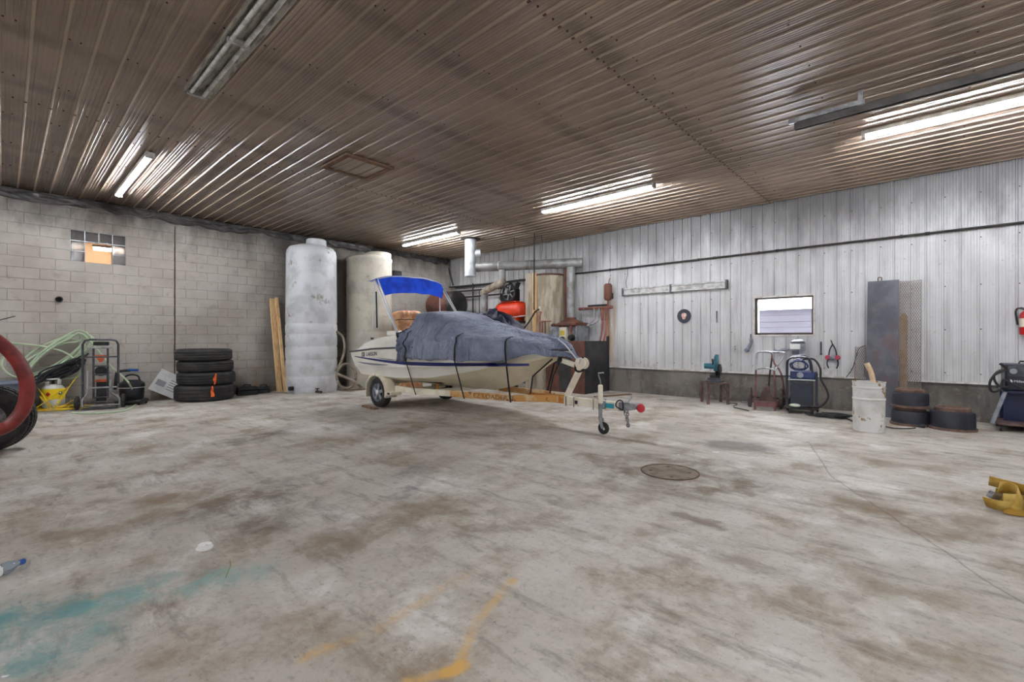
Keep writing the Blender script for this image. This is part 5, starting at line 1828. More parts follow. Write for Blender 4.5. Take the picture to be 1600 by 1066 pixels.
t = thing('junction_box', 'small dark grey electrical box on the block wall behind the canopy', 'electrical box', on_x(619, 431, XL + 0.012))
MB().box((0, -0.14, -0.20), (0.10, 0.14, 0.14)).build('body', 'graphite', t, bevel=0.008)
MB().box((0.10, -0.12, -0.18), (0.108, 0.12, 0.12)).build('cover', 'graphite', t, smooth=0)

# ceiling hatch
hc = (on_z(507, 264, HC) + on_z(608, 268, HC)) / 2
t = thing('ceiling_hatch', 'ceiling hatch with a rusty brown frame', 'hatch', (-6.68, 3.74, HC - 0.035))
mat('hatch_frame', (124, 92, 68), (96, 70, 52), 7, rough=0.7)
for lo, hi in (((-0.40, -0.40), (0.40, -0.32)), ((-0.40, 0.32), (0.40, 0.40)), ((-0.40, -0.32), (-0.32, 0.32)), ((0.32, -0.32), (0.40, 0.32))):
    MB().box((lo[0], lo[1], -0.02), (hi[0], hi[1], 0.012)).build('frame_board', 'hatch_frame', t, smooth=0)
MB().box((-0.32, -0.32, -0.004), (0.32, 0.32, 0.008)).build('panel', M_CEIL, t, smooth=0)
for k in range(3):
    MB().box((-0.32, -0.22 + k * 0.2, -0.012), (0.32, -0.20 + k * 0.2, -0.003)).build('panel_rib', M_CEIL, t, smooth=0)

# boards dropped on the floor behind the coupler
for (ax, ay), (bx, by), wd, mt, lb in (((922, 612), (992, 606), 0.16, 'old_wood', 'flat brown board on the floor beside the black enclosure side'), ((930, 621), (985, 617), 0.10, 'old_wood', 'narrow brown board on the floor beyond the jack crank'), ((958, 603), (1000, 604), 0.09, 'wood', 'pale stick of wood on the floor by the footing')):
    a, b = on_z(ax, ay), on_z(bx, by)
    tag(MB().bar(a + Vector((0, 0, .012)), b + Vector((0, 0, .012)), wd, 0.022).build('board', mt, smooth=0), lb, 'board', 'boards on the floor')

# ------------------------------------------------------------------ along the siding wall
mat('saw_teal', (38, 108, 124), (30, 88, 104), 5, rough=0.4)
mat('stool_rust', (110, 84, 80), (80, 62, 60), 6, rough=0.7)
mat('cart_red', (128, 84, 84), (100, 66, 66), 6, rough=0.55)
mat('welder_blue', (44, 60, 108), (34, 46, 84), 4, rough=0.4)
mat('welder_navy', (30, 42, 84), (24, 32, 62), 4, rough=0.35)
mat('plate_steel', (96, 98, 106), (74, 74, 82), 2.2, rough=0.5, metal=0.35, c3=(92, 70, 70), sc3=1.6, lo3=0.55, hi3=0.75)
mat('mesh_rust', (138, 128, 124), (116, 98, 90), 8, rough=0.6)
mat('stake_wood', (178, 148, 112), (152, 122, 88), 3, rough=0.8, stretch=(9, 9, 1))
mat('drum_navy', (44, 47, 58), (30, 31, 38), 5, rough=0.55)
mat('drum_rust', (118, 92, 80), (86, 66, 58), 9, rough=0.8)
mat('can_white', (222, 222, 220), (202, 200, 196), 4, rough=0.45, c3=(150, 112, 64), sc3=7, lo3=0.58, hi3=0.66)
mat('strap_yellow', (206, 174, 92), (170, 132, 44), 5, rough=0.7)
mat('glove_red', (186, 66, 92), rough=0.6)
mat('mask_grey', (150, 154, 164), (120, 124, 134), 6, rough=0.4)
mat('sign_navy', (40, 46, 62), (32, 36, 50), 6, rough=0.4)
mat('sign_flesh', (206, 150, 128), (232, 214, 204), 18, rough=0.5)
mat('ext_red', (190, 30, 34), rough=0.3)
mat('tag_orange', (236, 130, 56), (244, 214, 180), 30, rough=0.5)
mat('bottle_clear', (200, 220, 236), rough=0.08, trans=0.85)
mat('grass_green', (122, 130, 52), rough=0.7)
mat('manhole', (128, 114, 98), (100, 88, 74), 8, rough=0.7, metal=0.2)

# unlit strip light on the wall
a, b = on_y(973, 454, YB - 0.08), on_y(1135, 447, YB - 0.08)
t = thing('wall_strip_light', 'unlit twin-tube strip light hung level on the siding wall', 'light', ((a.x + b.x) / 2, YB - 0.016, (a.z + b.z) / 2))
L_ = (b.x - a.x) / 2
MB().box((-L_, -0.05, -0.05), (L_, 0.0, 0.05)).build('housing', 'fixture_white', t, bevel=0.005)
for z_ in (-0.065, 0.065):
    MB().cyl((-L_ + 0.02, -0.06, z_), (L_ - 0.02, -0.06, z_), 0.019, n=10).build('tube', 'tube_dead', t)
for x0 in (-L_, 0.0, L_):
    MB().box((x0 - 0.02, -0.085, -0.095), (x0 + 0.02, -0.0, 0.095)).build('lamp_holder', 'graphite', t, bevel=0.004)
MB().tube([(-L_ + 0.1, -0.01, 0.06), (-L_ + 0.06, -0.01, 0.22), (-L_ + 0.10, -0.01, 0.44), (-L_ + 0.09, -0.01, 0.62)], 0.006, 6, k=4).build('cord', 'black_plastic', t)

# round dark sign
c_ = on_y(1069, 494, YB - 0.02)
t = thing('round_sign', 'small round dark sign with a pale face-like blot on the siding wall', 'sign', c_)
MB().lathe([(0.155, -0.012), (0.155, 0.0)], 40, (0, 0, 0), 'Y').build('disc', 'sign_navy', t)
m = MB()
m.add([(0.055 * math.cos(q * math.pi / 12) * (1 + 0.2 * math.sin(3 * q * math.pi / 12)), -0.0135, 0.075 * math.sin(q * math.pi / 12)) for q in range(24)], [tuple(range(24))])
m.build('printed_blot', 'sign_flesh', t, smooth=0)

# things hung on the wall
c_ = on_y(1120, 486, YB - 0.02)
t = thing('hanging_file', 'dark file hanging on the wall right of the round sign', 'tool', c_)
MB().box((-0.012, -0.014, -0.17), (0.012, 0.0, 0.0)).build('blade', 'graphite', t, smooth=0)
MB().cyl((0, -0.008, -0.25), (0, -0.008, -0.16), 0.014, n=10).build('handle', 'mask_grey', t)
c_ = on_y(1149, 544, YB - 0.018)
t = thing('wall_outlet', 'white double socket on the siding wall above the chop saw', 'socket', c_)
MB().box((-0.035, -0.01, -0.06), (0.035, 0, 0.06)).build('plate', 'white_trim', t, bevel=0.004)
for z_ in (-0.026, 0.026):
    MB().lathe([(0.017, -0.014), (0.017, -0.009)], 14, (0, 0, z_), 'Y').build('receptacle', 'mask_grey', t)
c_ = on_y(1172, 533, YB - 0.03)
t = thing('angle_grinder', 'grey-blue angle grinder hanging below the window corner', 'grinder', c_)
MB().tube([(0.01, 0, 0.05), (0.02, 0, -0.03), (-0.02, -0.02, -0.12), (-0.05, -0.03, -0.18)], 0.03, 12, k=4).build('body', 'mask_grey', t)
MB().lathe([(0.0, -0.05), (0.035, -0.045), (0.045, 0.0), (0.03, 0.02)], 16, (-0.06, -0.02, -0.19), 'Y').build('gear_head', 'tote_grey', t)
MB().cyl((0.01, 0, 0.05), (0.01, 0.012, 0.14), 0.01, n=8).build('hook', 'black_iron', t)
# welding mask
c_ = on_y(1246, 545, YB - 0.16)
t = thing('welding_mask', 'grey welding mask with pale visor hung above the blue cart', 'mask', c_)


def mask(u, v):
    a_ = R(-95) + R(190) * u
    z_ = 0.17 - 0.36 * v
    rr = 0.125 * (1.0 - 0.28 * max(0, v - 0.55) / 0.45) * (0.55 + 0.45 * min(1, v / 0.25) ** 0.5)
    return (rr * math.sin(a_), -rr * math.cos(a_) * 1.05 + 0.06, z_)


MB().grid(mask, 18, 14).build('shell', 'mask_grey', t, solid=0.005, smooth=50)
MB().box((-0.105, -0.115, -0.01), (0.065, -0.085, 0.09)).build('visor', 'decal_white', t, bevel=0.006)
MB().box((-0.07, -0.105, -0.10), (0.05, -0.09, -0.03)).build('lower_window', 'graphite', t, bevel=0.004)
MB().lathe([(0.115, 0.10), (0.120, 0.115), (0.115, 0.13)], 24, (0, 0.03, 0), closed=True).build('headband', 'graphite', t)
MB().cyl((0, 0.05, 0.15), (0, 0.14, 0.17), 0.008, n=8).build('hook', 'black_iron', t)
c_ = on_y(1224, 548, YB - 0.03)
t = thing('work_light', 'small grey clamp light on the wall left of the welding mask', 'light', c_)
MB().tube([(0.10, 0, 0.02), (0.0, -0.01, 0.02), (-0.08, -0.02, -0.01)], 0.024, 10, k=3).build('body', 'mask_grey', t)
MB().lathe([(0.045, -0.06), (0.025, 0.0)], 14, (-0.10, -0.02, -0.015), 'X').build('shade', 'mask_grey', t)
c_ = on_y(1283, 534, YB - 0.02)
t = thing('pry_bar', 'short dark bar hanging on the wall right of the welding mask', 'tool', c_)
MB().box((-0.014, -0.012, -0.22), (0.014, 0, 0.0)).build('bar', 'graphite', t, smooth=0)
MB().box((-0.02, -0.016, -0.25), (0.02, 0, -0.215)).build('tip', 'graphite', t, smooth=0)
c_ = on_y(1301, 540, YB - 0.03)
t = thing('respirator', 'black-strapped respirator with two pink filters hanging on the wall', 'respirator', c_)
for sx in (-1, 1):
    MB().lathe([(0.0, -0.045), (0.04, -0.04), (0.045, 0.0), (0.03, 0.012)], 18, (sx * 0.075, 0, -0.22), 'Y').build('filter', 'glove_red', t)
    MB().tube([(0.0, 0, 0.02), (sx * 0.045, 0, -0.08), (sx * 0.06, 0, -0.20)], 0.011, 8, k=4).build('strap', 'black_plastic', t)
    MB().tube([(sx * 0.07, 0, -0.25), (sx * 0.085, -0.01, -0.34), (sx * 0.06, 0, -0.42)], 0.011, 8, k=4).build('strap_end', 'black_plastic', t)
MB().ball((0, -0.02, -0.22), (0.05, 0.04, 0.05)).build('face_piece', 'mask_grey', t)
MB().cyl((0, 0, 0.02), (-0.03, 0.01, 0.10), 0.008, n=8).build('hook', 'black_iron', t)
p0 = on_y(1352, 540, YB - 0.02)
tag(MB().tube([p0, on_y(1342, 545, YB - 0.04), on_y(1337, 560, YB - 0.03), on_y(1332, 576, YB - 0.03), on_y(1322, 590, YB - 0.05)], 0.007, 6, k=4).build('hanging_wire', 'black_plastic'), 'thin black wire hanging down the wall left of the steel plate', 'wire')
p0 = on_y(1149, 552, YB - 0.03)

# small table with chop saw
sc_ = on_z(1118, 633)
SX, SY = -3.28, 9.72
tz_ = 0.43
t = thing('work_stool', 'rusty four-legged steel stool under the teal chop saw', 'stool', (SX, SY, 0), R(38))
MB().box((-0.21, -0.21, tz_ - 0.035), (0.21, 0.21, tz_)).build('top', 'stool_rust', t, bevel=0.006)
for x0 in (-0.19, 0.19):
    for y0 in (-0.19, 0.19):
        MB().box((x0 - .022, y0 - .022, 0), (x0 + .022, y0 + .022, tz_ - 0.035)).build('leg', 'stool_rust', t, smooth=0)
t = thing('chop_saw', 'teal abrasive chop saw standing on the rusty stool', 'saw', (SX, SY, tz_), R(8))
MB().box((-0.14, -0.16, 0), (0.16, 0.16, 0.035)).build('base', 'graphite', t, bevel=0.006)
MB().box((-0.12, -0.10, 0.035), (0.13, -0.06, 0.085)).build('vise', 'graphite', t, bevel=0.004)
MB().bar((0.02, 0.12, 0.03), (0.05, 0.03, 0.26), 0.05, 0.05).build('pivot_arm', 'graphite', t, bevel=0.006)
MB().lathe([(0.0, -0.16), (0.055, -0.155), (0.058, -0.05), (0.058, 0.03)], 20, (-0.04, 0.0, 0.32), 'X').build('motor', 'saw_teal', t)
MB().prism([(-0.13, 0.22), (-0.13, 0.40), (-0.06, 0.52), (0.04, 0.56), (0.09, 0.44), (0.11, 0.30)], 0.0, 0.07, 'X').build('blade_guard', 'saw_teal', t, bevel=0.012)
MB().lathe([(0.15, -0.004), (0.15, 0.004)], 32, (0.035, 0.0, 0.27), 'X').build('cutting_disc', 'greasy_black', t)
MB().lathe([(0.0, 0.07), (0.11, 0.075), (0.12, 0.11), (0.05, 0.13)], 20, (0.0, 0.0, 0.25), 'X').build('gear_cover', 'greasy_black', t)
MB().tube([(0.0, -0.02, 0.40), (-0.02, -0.12, 0.46), (0.0, -0.20, 0.42), (0.0, -0.18, 0.36)], 0.018, 10, k=4).build('handle', 'greasy_black', t)
MB().box((-0.10, 0.02, 0.04), (0.08, 0.12, 0.14)).build('spring_housing', 'greasy_black', t, bevel=0.01)
cz = [Vector((SX + 0.16, SY + 0.02, 0.38)), Vector((SX + 0.26, SY - 0.02, 0.18))] + [on_z(*q, 0.012) for q in ((1140, 630), (1152, 631), (1146, 636), (1158, 639), (1170, 642))]
tag(MB().tube(cz, 0.008, 6, k=5).build('power_cord', 'black_plastic'), 'thin power cord trailing from the chop saw over the floor', 'cord')
pz_ = on_z(1163, 630)
t = thing('cord_plug', 'small grey plug block on the floor between stool and hand truck', 'plug', pz_, 0.3)
MB().box((-0.045, -0.02, 0), (0.045, 0.02, 0.035)).build('body', 'mask_grey', t, bevel=0.005)
MB().box((-0.06, -0.012, 0.012), (-0.045, 0.012, 0.024)).build('cable_end', 'black_plastic', t, smooth=0)

# faded red gas-bottle hand truck
GX, GY = -2.33, 9.62
t = thing('bottle_cart', 'faded red gas-bottle hand truck with forked silver handles', 'hand truck', (GX, GY, 0), R(12))
hw = 0.16
for sx in (-1, 1):
    MB().tube([(sx * hw, -0.12, 0.0), (sx * hw, -0.12, 0.30), (sx * (hw - 0.01), -0.07, 0.72)], 0.018, 10).build('side_rail', 'cart_red', t)
MB().tube([(-hw + 0.01, -0.07, 0.68), (-hw + 0.02, -0.065, 0.73), (0.0, -0.06, 0.76), (hw - 0.02, -0.065, 0.73), (hw - 0.01, -0.07, 0.68)], 0.016, 10, k=3).build('cross_hoop', 'galv', t)
MB().tube([(-hw + 0.01, -0.07, 0.72), (-hw + 0.02, 0.0, 1.02), (-0.06, 0.01, 1.06), (0.10, 0.01, 1.05), (0.12, 0.0, 1.0)], 0.016, 10, k=3).build('handle', 'galv', t)
MB().tube([(hw, -0.07, 0.70), (hw + 0.04, -0.02, 0.80), (hw + 0.16, 0.04, 1.02), (hw + 0.10, 0.05, 1.05), (hw - 0.06, 0.03, 1.06)], 0.016, 10, k=3).build('handle', 'galv', t)
MB().tube([(hw - 0.06, 0.03, 1.06), (hw - 0.01, -0.02, 0.85), (hw + 0.10, 0.0, 0.66), (hw + 0.16, 0.10, 0.25)], 0.016, 10, k=3).build('brace', 'cart_red', t)
MB().tube([(0.12, 0.02, 1.04), (0.07, 0.06, 0.6), (0.05, 0.08, 0.3)], 0.016, 10).build('spine', 'black_iron', t)
MB().box((-hw, -0.30, 0.13), (hw, -0.10, 0.145)).build('toe_plate', 'old_wood', t, smooth=0)
MB().box((-hw, -0.31, 0.07), (hw, -0.295, 0.16)).build('toe_lip', 'cart_red', t, smooth=0)
MB().prism([(-0.11, 0.15), (0.14, 0.15), (0.06, 0.44), (-0.02, 0.40)], -0.08, -0.06).build('gusset', 'stool_rust', t, smooth=0)
for sx in (-1, 1):
    MB().box((sx * hw - .014, -0.30, 0.0), (sx * hw + .014, -0.27, 0.14)).build('front_leg', 'cart_red', t, smooth=0)
    MB().lathe(tyre_profile(0.19, 0.10, 0.07), 30, (sx * (hw + 0.10), 0.10, 0.19), 'X', closed=True).build('wheel', mat('old_tyre', (96, 84, 80), (70, 62, 60), 6, rough=0.8) if sx < 0 else 'old_tyre', t)
MB().cyl((-hw - 0.1, 0.10, 0.19), (hw + 0.1, 0.10, 0.19), 0.014, n=8).build('axle', 'black_iron', t)
rnd = random.Random(4)
hp = []
hc_ = on_z(1217, 637)
for k in range(34):
    a_ = k * 0.7
    hp.append(Vector((hc_.x + 0.10 + 0.15 * math.cos(a_) * rnd.uniform(.5, 1.1), hc_.y + 0.10 + 0.11 * math.sin(a_) * rnd.uniform(.6, 1.1), 0.03 + 0.20 * rnd.random() * (1 - abs(math.cos(a_)) * 0.4))))
hp += [Vector((hc_.x - 0.02, hc_.y - 0.06, 0.03)), Vector((hc_.x - 0.10, hc_.y - 0.10, 0.025))]
tag(MB().tube(hp, 0.018, 8, k=4).build('gas_hose', mat('hose_olive', (92, 80, 66), (110, 70, 62), 7, rough=0.6)), 'tangle of brown gas hose on the floor between hand truck and blue cart', 'hose')

# blue welding cart
WXc, WYc = -1.72, 9.50
t = thing('welding_cart', 'dark blue welding cart with cables under the welding mask', 'welding cart', (WXc, WYc, 0), R(10))
MB().box((-0.24, -0.24, 0.08), (0.24, 0.24, 0.115)).build('base_tray', 'greasy_black', t, bevel=0.008)
MB().box((-0.17, -0.20, 0.115), (0.17, 0.20, 0.58)).build('power_unit', 'graphite', t, bevel=0.015)
MB().box((-0.15, -0.206, 0.16), (0.15, -0.198, 0.54)).build('front_panel', 'sign_navy', t, smooth=0)
MB().box((-0.20, -0.23, 0.585), (0.20, 0.23, 0.605)).build('shelf', 'chrome', t, bevel=0.004)
wf = MB().box((-0.17, -0.20, 0.61), (0.20, 0.20, 0.74)).build('wire_feeder', 'welder_blue', t, bevel=0.015)
MB().lathe([(0.05, -0.22), (0.05, -0.20)], 18, (-0.02, 0, 0.675), 'Y').build('feeder_dial', 'mask_grey', wf)
for x0 in (-0.22, 0.22):
    for y0 in (-0.21, 0.21):
        MB().box((x0 - .016, y0 - .016, 0.08), (x0 + .016, y0 + .016, 0.72 if x0 > 0 else 0.80)).build('upright', 'sign_navy', t, smooth=0)
MB().tube([(-0.22, -0.21, 0.78), (-0.21, -0.21, 0.92), (-0.12, -0.2, 0.98), (0.08, -0.2, 0.98), (0.14, -0.2, 0.90), (0.16, -0.2, 0.72)], 0.014, 8, k=4).build('rack_hoop', 'sign_navy', t)
MB().tube([(-0.22, 0.15, 0.78), (-0.18, 0.15, 0.96), (0.05, 0.15, 1.0), (0.12, 0.15, 0.90), (0.14, 0.15, 0.72)], 0.014, 8, k=4).build('rack_hoop', 'sign_navy', t)
rp = []
for k in range(40):
    a_ = k * 0.62
    rp.append((-0.04 + 0.13 * math.cos(a_) * rnd.uniform(.7, 1.1), -0.12 + 0.003 * k, 0.84 + 0.10 * math.sin(a_) * rnd.uniform(.7, 1.1)))
MB().tube(rp, 0.011, 7, k=3).build('cable_coil', 'welder_blue', t)
MB().tube([(0.02, -0.14, 0.95), (0.18, -0.14, 0.95), (0.27, -0.14, 0.80), (0.28, -0.14, 0.62), (0.36, -0.16, 0.44), (0.38, -0.18, 0.30), (0.28, -0.2, 0.16), (0.10, -0.27, 0.14)], 0.017, 9, k=5).build('torch_cable', 'greasy_black', t)
for x0, y0, r_ in ((-0.18, -0.20, 0.045), (0.16, -0.20, 0.045), (-0.22, 0.22, 0.08), (0.24, 0.22, 0.08)):
    MB().lathe([(r_ * 0.5, -0.018), (r_, -0.014), (r_, 0.014), (r_ * 0.5, 0.018)], 18, (x0, y0, r_), 'X').build('caster', 'rubber', t)
MB().ball((-0.10, -0.20, 0.145), (0.09, 0.05, 0.032)).build('work_glove', mat('glove_pale', (196, 204, 190), (140, 160, 120), 9, rough=0.8), t)
lc = on_z(1292, 653)
lp = [Vector((lc.x + (0.22 - 0.02 * (k % 5)) * math.cos(k * 0.63) + 0.004 * k, lc.y + 0.02 + (0.14 - 0.012 * (k % 4)) * math.sin(k * 0.63), 0.014 + 0.0016 * k)) for k in range(36)]
lp = [Vector((WXc + 0.1, WYc - 0.27, 0.05)), Vector((WXc + 0.18, WYc - 0.34, 0.02))] + lp + [on_z(1322, 654, 0.014), on_z(1334, 660, 0.014)]
tag(MB().tube(lp, 0.013, 7, k=3).build('cable_coil', 'black_plastic'), 'coil of black cable on the floor right of the blue cart', 'cable')

# white pail with a stub of hose standing in it
bc = on_z(1357, 676)
BKx, BKy = bc.x - 0.01, bc.y + 0.16
t = thing('steel_drum', 'dented white steel drum with rust spots', 'drum', (BKx, BKy, 0))
m = MB().lathe([(0.0, 0.012), (0.178, 0.012), (0.182, 0.0), (0.186, 0.012), (0.184, 0.02), (0.186, 0.44), (0.192, 0.45), (0.192, 0.465), (0.186, 0.475), (0.187, 0.60), (0.194, 0.61), (0.194, 0.625), (0.188, 0.635), (0.189, 0.685), (0.196, 0.69), (0.196, 0.70), (0.184, 0.70), (0.180, 0.40), (0.0, 0.40)], 40)
m.build('shell', 'can_white', t, smooth=30)
MB().lathe([(0.179, 0.40), (0.0, 0.402)], 32).build('contents', 'dark_hole', t)
t = thing('hose_stub', 'curved stub of cream hose sticking out of the white drum', 'hose', (BKx, BKy, 0.40))
MB().tube([(0.06, -0.03, 0.005), (0.055, -0.03, 0.25), (0.03, -0.03, 0.42), (-0.02, -0.03, 0.56)], 0.032, 14, k=5).build('hose', mat('hose_cream', (226, 206, 176), (206, 180, 146), 5, rough=0.6), t)
MB().tube([(-0.021, -0.03, 0.562), (-0.0215, -0.03, 0.564)], 0.024, 12).build('bore', 'dark_hole', t)

# brake drums
def brake_drum(x, y, z, r, h, label):
    t = thing('brake_drum', label, 'brake drum', (x, y, z), random.random(), 'brake drums')
    MB().lathe([(r * 0.86, 0.0), (r * 1.06, 0.0), (r * 1.06, 0.03), (r * 1.0, 0.04), (r, h * 0.72), (r * 0.96, h * 0.80), (r * 0.80, h * 0.84), (r * 0.78, h * 0.86), (r * 0.70, h * 0.80), (r * 0.84, h * 0.68), (r * 0.86, 0.02)], 44, closed=True).build('shell', 'drum_navy', t, smooth=30)
    MB().lathe([(r * 0.85, 0.0), (r * 1.07, -0.0), (r * 1.075, 0.015), (r * 1.065, 0.034), (r * 0.99, 0.035)], 44).build('flange', 'drum_rust', t, smooth=30)
    MB().lathe([(r * 0.80, h * 0.84), (r * 0.80, h * 0.98), (r * 0.76, h), (r * 0.62, h), (r * 0.60, h * 0.97), (r * 0.60, h * 0.80), (r * 0.7, h * 0.80)], 44, closed=True).build('mounting_ring', 'drum_rust', t, smooth=30)
    return t


d1 = on_z(1421, 667)
brake_drum(d1.x, d1.y + 0.24, 0.0, 0.225, 0.27, 'lower brake drum of the stack of two in front of the steel plate')
brake_drum(d1.x, d1.y + 0.24, 0.27, 0.22, 0.27, 'upper brake drum of the stack of two in front of the steel plate')
d2 = on_z(1489, 675)
brake_drum(d2.x, d2.y + 0.26, 0.0, 0.245, 0.32, 'single brake drum standing on its own nearest the welder')
pc = [on_z(*q, 0.012) for q in ((1380, 666), (1395, 669), (1415, 670), (1430, 669))]
tag(MB().tube(pc, 0.009, 7, k=4).build('power_cord', 'black_plastic'), 'black power cord lying between white drum and brake drums', 'cord')
pe = on_z(1440, 669)
t = thing('cord_plug', 'black plug on the floor in front of the stacked brake drums', 'plug', pe, 0.2)
MB().lathe([(0.012, -0.05), (0.028, -0.02), (0.03, 0.03), (0.026, 0.035)], 14, (0, 0, 0.03), 'X').build('body', 'black_plastic', t)
MB().box((0.035, -0.012, 0.025), (0.055, 0.012, 0.035)).build('prongs', 'steel', t, smooth=0)

# steel plate, expanded mesh and stake leaning on the wall
pl0, pl1 = on_y(1356, 440, YB - 0.06), on_y(1405, 438, YB - 0.06)
ptop = pl0.z
t = thing('steel_plate', 'tall dark steel plate leaning against the siding wall', 'steel plate', (pl0.x, YB - 0.42, 0))
ang = math.atan2(0.36, ptop)
wd = pl1.x - pl0.x
o = MB().box((0, -0.006, 0), (wd, 0.006, ptop * 1.01)).build('plate', 'plate_steel', t, smooth=0)
o.rotation_euler = (-ang, 0, 0)
m = MB()
m.tube([(0.14, 0, ptop * 1.01), (0.14, 0, ptop * 1.01 + 0.05), (0.15, 0, ptop * 1.01 + 0.065), (0.18, 0, ptop * 1.01 + 0.065), (0.19, 0, ptop * 1.01 + 0.05), (0.19, 0, ptop * 1.01)], 0.008, 8)
m.build('lifting_eye', 'drum_rust', t, rot=(-ang, 0, 0))


def mesh_sheet(x0, x1, z1, yb, yt, label):
    t = thing('mesh_sheet', label, 'metal mesh', (x0, yb, 0))
    H_ = math.hypot(z1, yt - yb)
    an_ = math.atan2(yt - yb, z1)
    m = MB()
    W_ = x1 - x0
    px_, pz_ = 0.030, 0.062
    nx, nz = max(1, int(W_ / px_)), int(H_ / pz_)

    def strand(a, b):
        d = (b - a).normalized()
        n_ = Vector((d.z, 0, -d.x)) * 0.0032
        f_ = Vector((0, 0.002, 0))
        m.add([a + n_ - f_, a - n_ - f_, b - n_ - f_, b + n_ - f_, a + n_ + f_, a - n_ + f_, b - n_ + f_, b + n_ + f_], [(0, 1, 2, 3), (7, 6, 5, 4), (0, 3, 7, 4), (1, 5, 6, 2)])
    for i in range(nx):
        for j in range(nz):
            x, z = i * px_, j * pz_
            strand(Vector((x + px_ / 2, 0, z)), Vector((x + px_, 0, z + pz_ / 2)))
            strand(Vector((x + px_, 0, z + pz_ / 2)), Vector((x + px_ / 2, 0, z + pz_)))
            strand(Vector((x + px_ / 2, 0, z)), Vector((x, 0, z + pz_ / 2)))
            strand(Vector((x, 0, z + pz_ / 2)), Vector((x + px_ / 2, 0, z + pz_)))
    o = m.build('lattice', 'mesh_rust', t, smooth=0, rot=(-an_, 0, 0))
    o['kind'] = 'stuff'
    for xx in (0, nx * px_):
        MB().box((xx - .004, -0.004, 0), (xx + .004, 0.004, nz * pz_)).build('edge_strand', 'mesh_rust', t, smooth=0, rot=(-an_, 0, 0))
    return t


mx1 = on_y(1443, 500, YB - 0.04).x
mesh_sheet(pl1.x + 0.01, mx1, on_y(1425, 436, YB - 0.04).z, YB - 0.34, YB - 0.10, 'tall expanded metal sheet standing behind the steel plate')
mx0 = on_y(1336, 560, YB - 0.1).x
mesh_sheet(mx0, pl0.x + 0.10, on_y(1345, 541, YB - 0.1).z, YB - 0.22, YB - 0.05, 'short piece of expanded metal left of the steel plate')
s0, s1 = on_y(1411, 500, YB - 0.22), on_y(1411, 612, YB - 0.34)
t = thing('wooden_stake', 'pointed wooden stake leaning on the expanded metal', 'stake', (s0.x, YB - 0.20, 0))
zt_ = on_y(1411, 489, YB - 0.18).z
MB().prism([(-0.052, 0), (0.052, 0), (0.052, zt_ - 0.06), (0.03, zt_), (-0.02, zt_), (-0.052, zt_ - 0.07)], -0.012, 0.012).build('board', 'stake_wood', t, smooth=0, rot=(-math.atan2(0.13, zt_), 0, 0))
MB().lathe([(0.012, -0.0135), (0.012, -0.011)], 10, (0.015, 0, zt_ * 0.4), 'Y').build('knot', 'old_wood', t, rot=(-math.atan2(0.13, zt_), 0, 0))

# welder on its cart at the right edge
wl0 = on_z(1556, 668)
WX0, WY0 = on_y(1572, 600, 9.50).x, 9.50
wz1, wz0 = on_y(1600, 570, WY0).z, on_y(1600, 612, WY0).z
t = thing('welder_stand', 'blue steel welder stand with low shelf at the right edge', 'stand', (WX0, WY0, 0))
MB().box((-0.03, 0.0, wz0 - 0.03), (0.66, 0.62, wz0)).build('top', 'welder_navy', t, bevel=0.005)
MB().box((-0.10, -0.06, 0.09), (0.68, 0.62, 0.12)).build('shelf', 'stool_rust', t, bevel=0.005)
MB().bar((-0.01, 0.01, wz0 - 0.02), (-0.14, -0.04, 0.10), 0.035, 0.035).build('leg', 'mask_grey', t, smooth=0)
MB().bar((0.64, 0.01, wz0 - 0.02), (0.66, -0.04, 0.10), 0.035, 0.035).build('leg', 'mask_grey', t, smooth=0)
for x0 in (0.0, 0.62):
    MB().box((x0 - .02, 0.56, 0.10), (x0 + .02, 0.60, wz0 - 0.03)).build('rear_leg', 'welder_navy', t, smooth=0)
MB().box((0.0, 0.30, 0.12), (0.62, 0.32, wz0 - 0.03)).build('rear_panel', 'welder_navy', t, smooth=0)
for x0 in (-0.05, 0.62):
    for y0 in (0.0, 0.55):
        MB().lathe([(0.02, -0.015), (0.045, -0.012), (0.045, 0.012), (0.02, 0.015)], 16, (x0, y0, 0.045), 'X').build('caster', 'rubber', t)
t = thing('welder', 'black and blue welding machine with white emblem on its stand', 'welder', (WX0, WY0, wz0))
hh = wz1 - wz0
bd = MB().box((-0.01, 0.02, 0.0), (0.60, 0.58, hh)).build('case', 'sign_navy', t, bevel=0.02)
MB().box((0.02, 0.008, hh * 0.55), (0.58, 0.022, hh * 0.93)).build('control_panel', 'graphite', t, bevel=0.004)
MB().lathe([(0.035, -0.02), (0.038, 0.0), (0.038, 0.012)], 20, (0.07, 0, hh * 0.74), 'Y').build('knob', 'mask_grey', t)
MB().lathe([(0.02, -0.012), (0.022, 0.012)], 16, (0.30, 0, hh * 0.74), 'Y').build('knob', 'mask_grey', t)
m = MB()
m.add([(0.035 + 0.030 * math.cos(q * math.pi / 12), 0.0, hh * 0.36 + 0.026 * math.sin(q * math.pi / 12)) for q in range(24)], [tuple(range(24))])
e_ = m.build('emblem', 'decal_white', t, smooth=0, loc=(0, 0.016, 0))
MB().tube([(0.014, -0.001, hh * 0.36), (0.026, -0.001, hh * 0.36 + 0.012), (0.042, -0.001, hh * 0.36 - 0.01), (0.056, -0.001, hh * 0.36 + 0.008)], 0.0025, 6, k=4).build('emblem_swirl', 'sign_navy', e_)
lettering('Miller', 0.046, 'decal_white', t, (0.128, 0.016, hh * 0.36), (R(90), 0, 0), sx=1.0)
MB().box((0.19, 0.012, hh * 0.04), (0.33, 0.018, hh * 0.38)).build('warning_label', 'tag_orange', t, smooth=0)
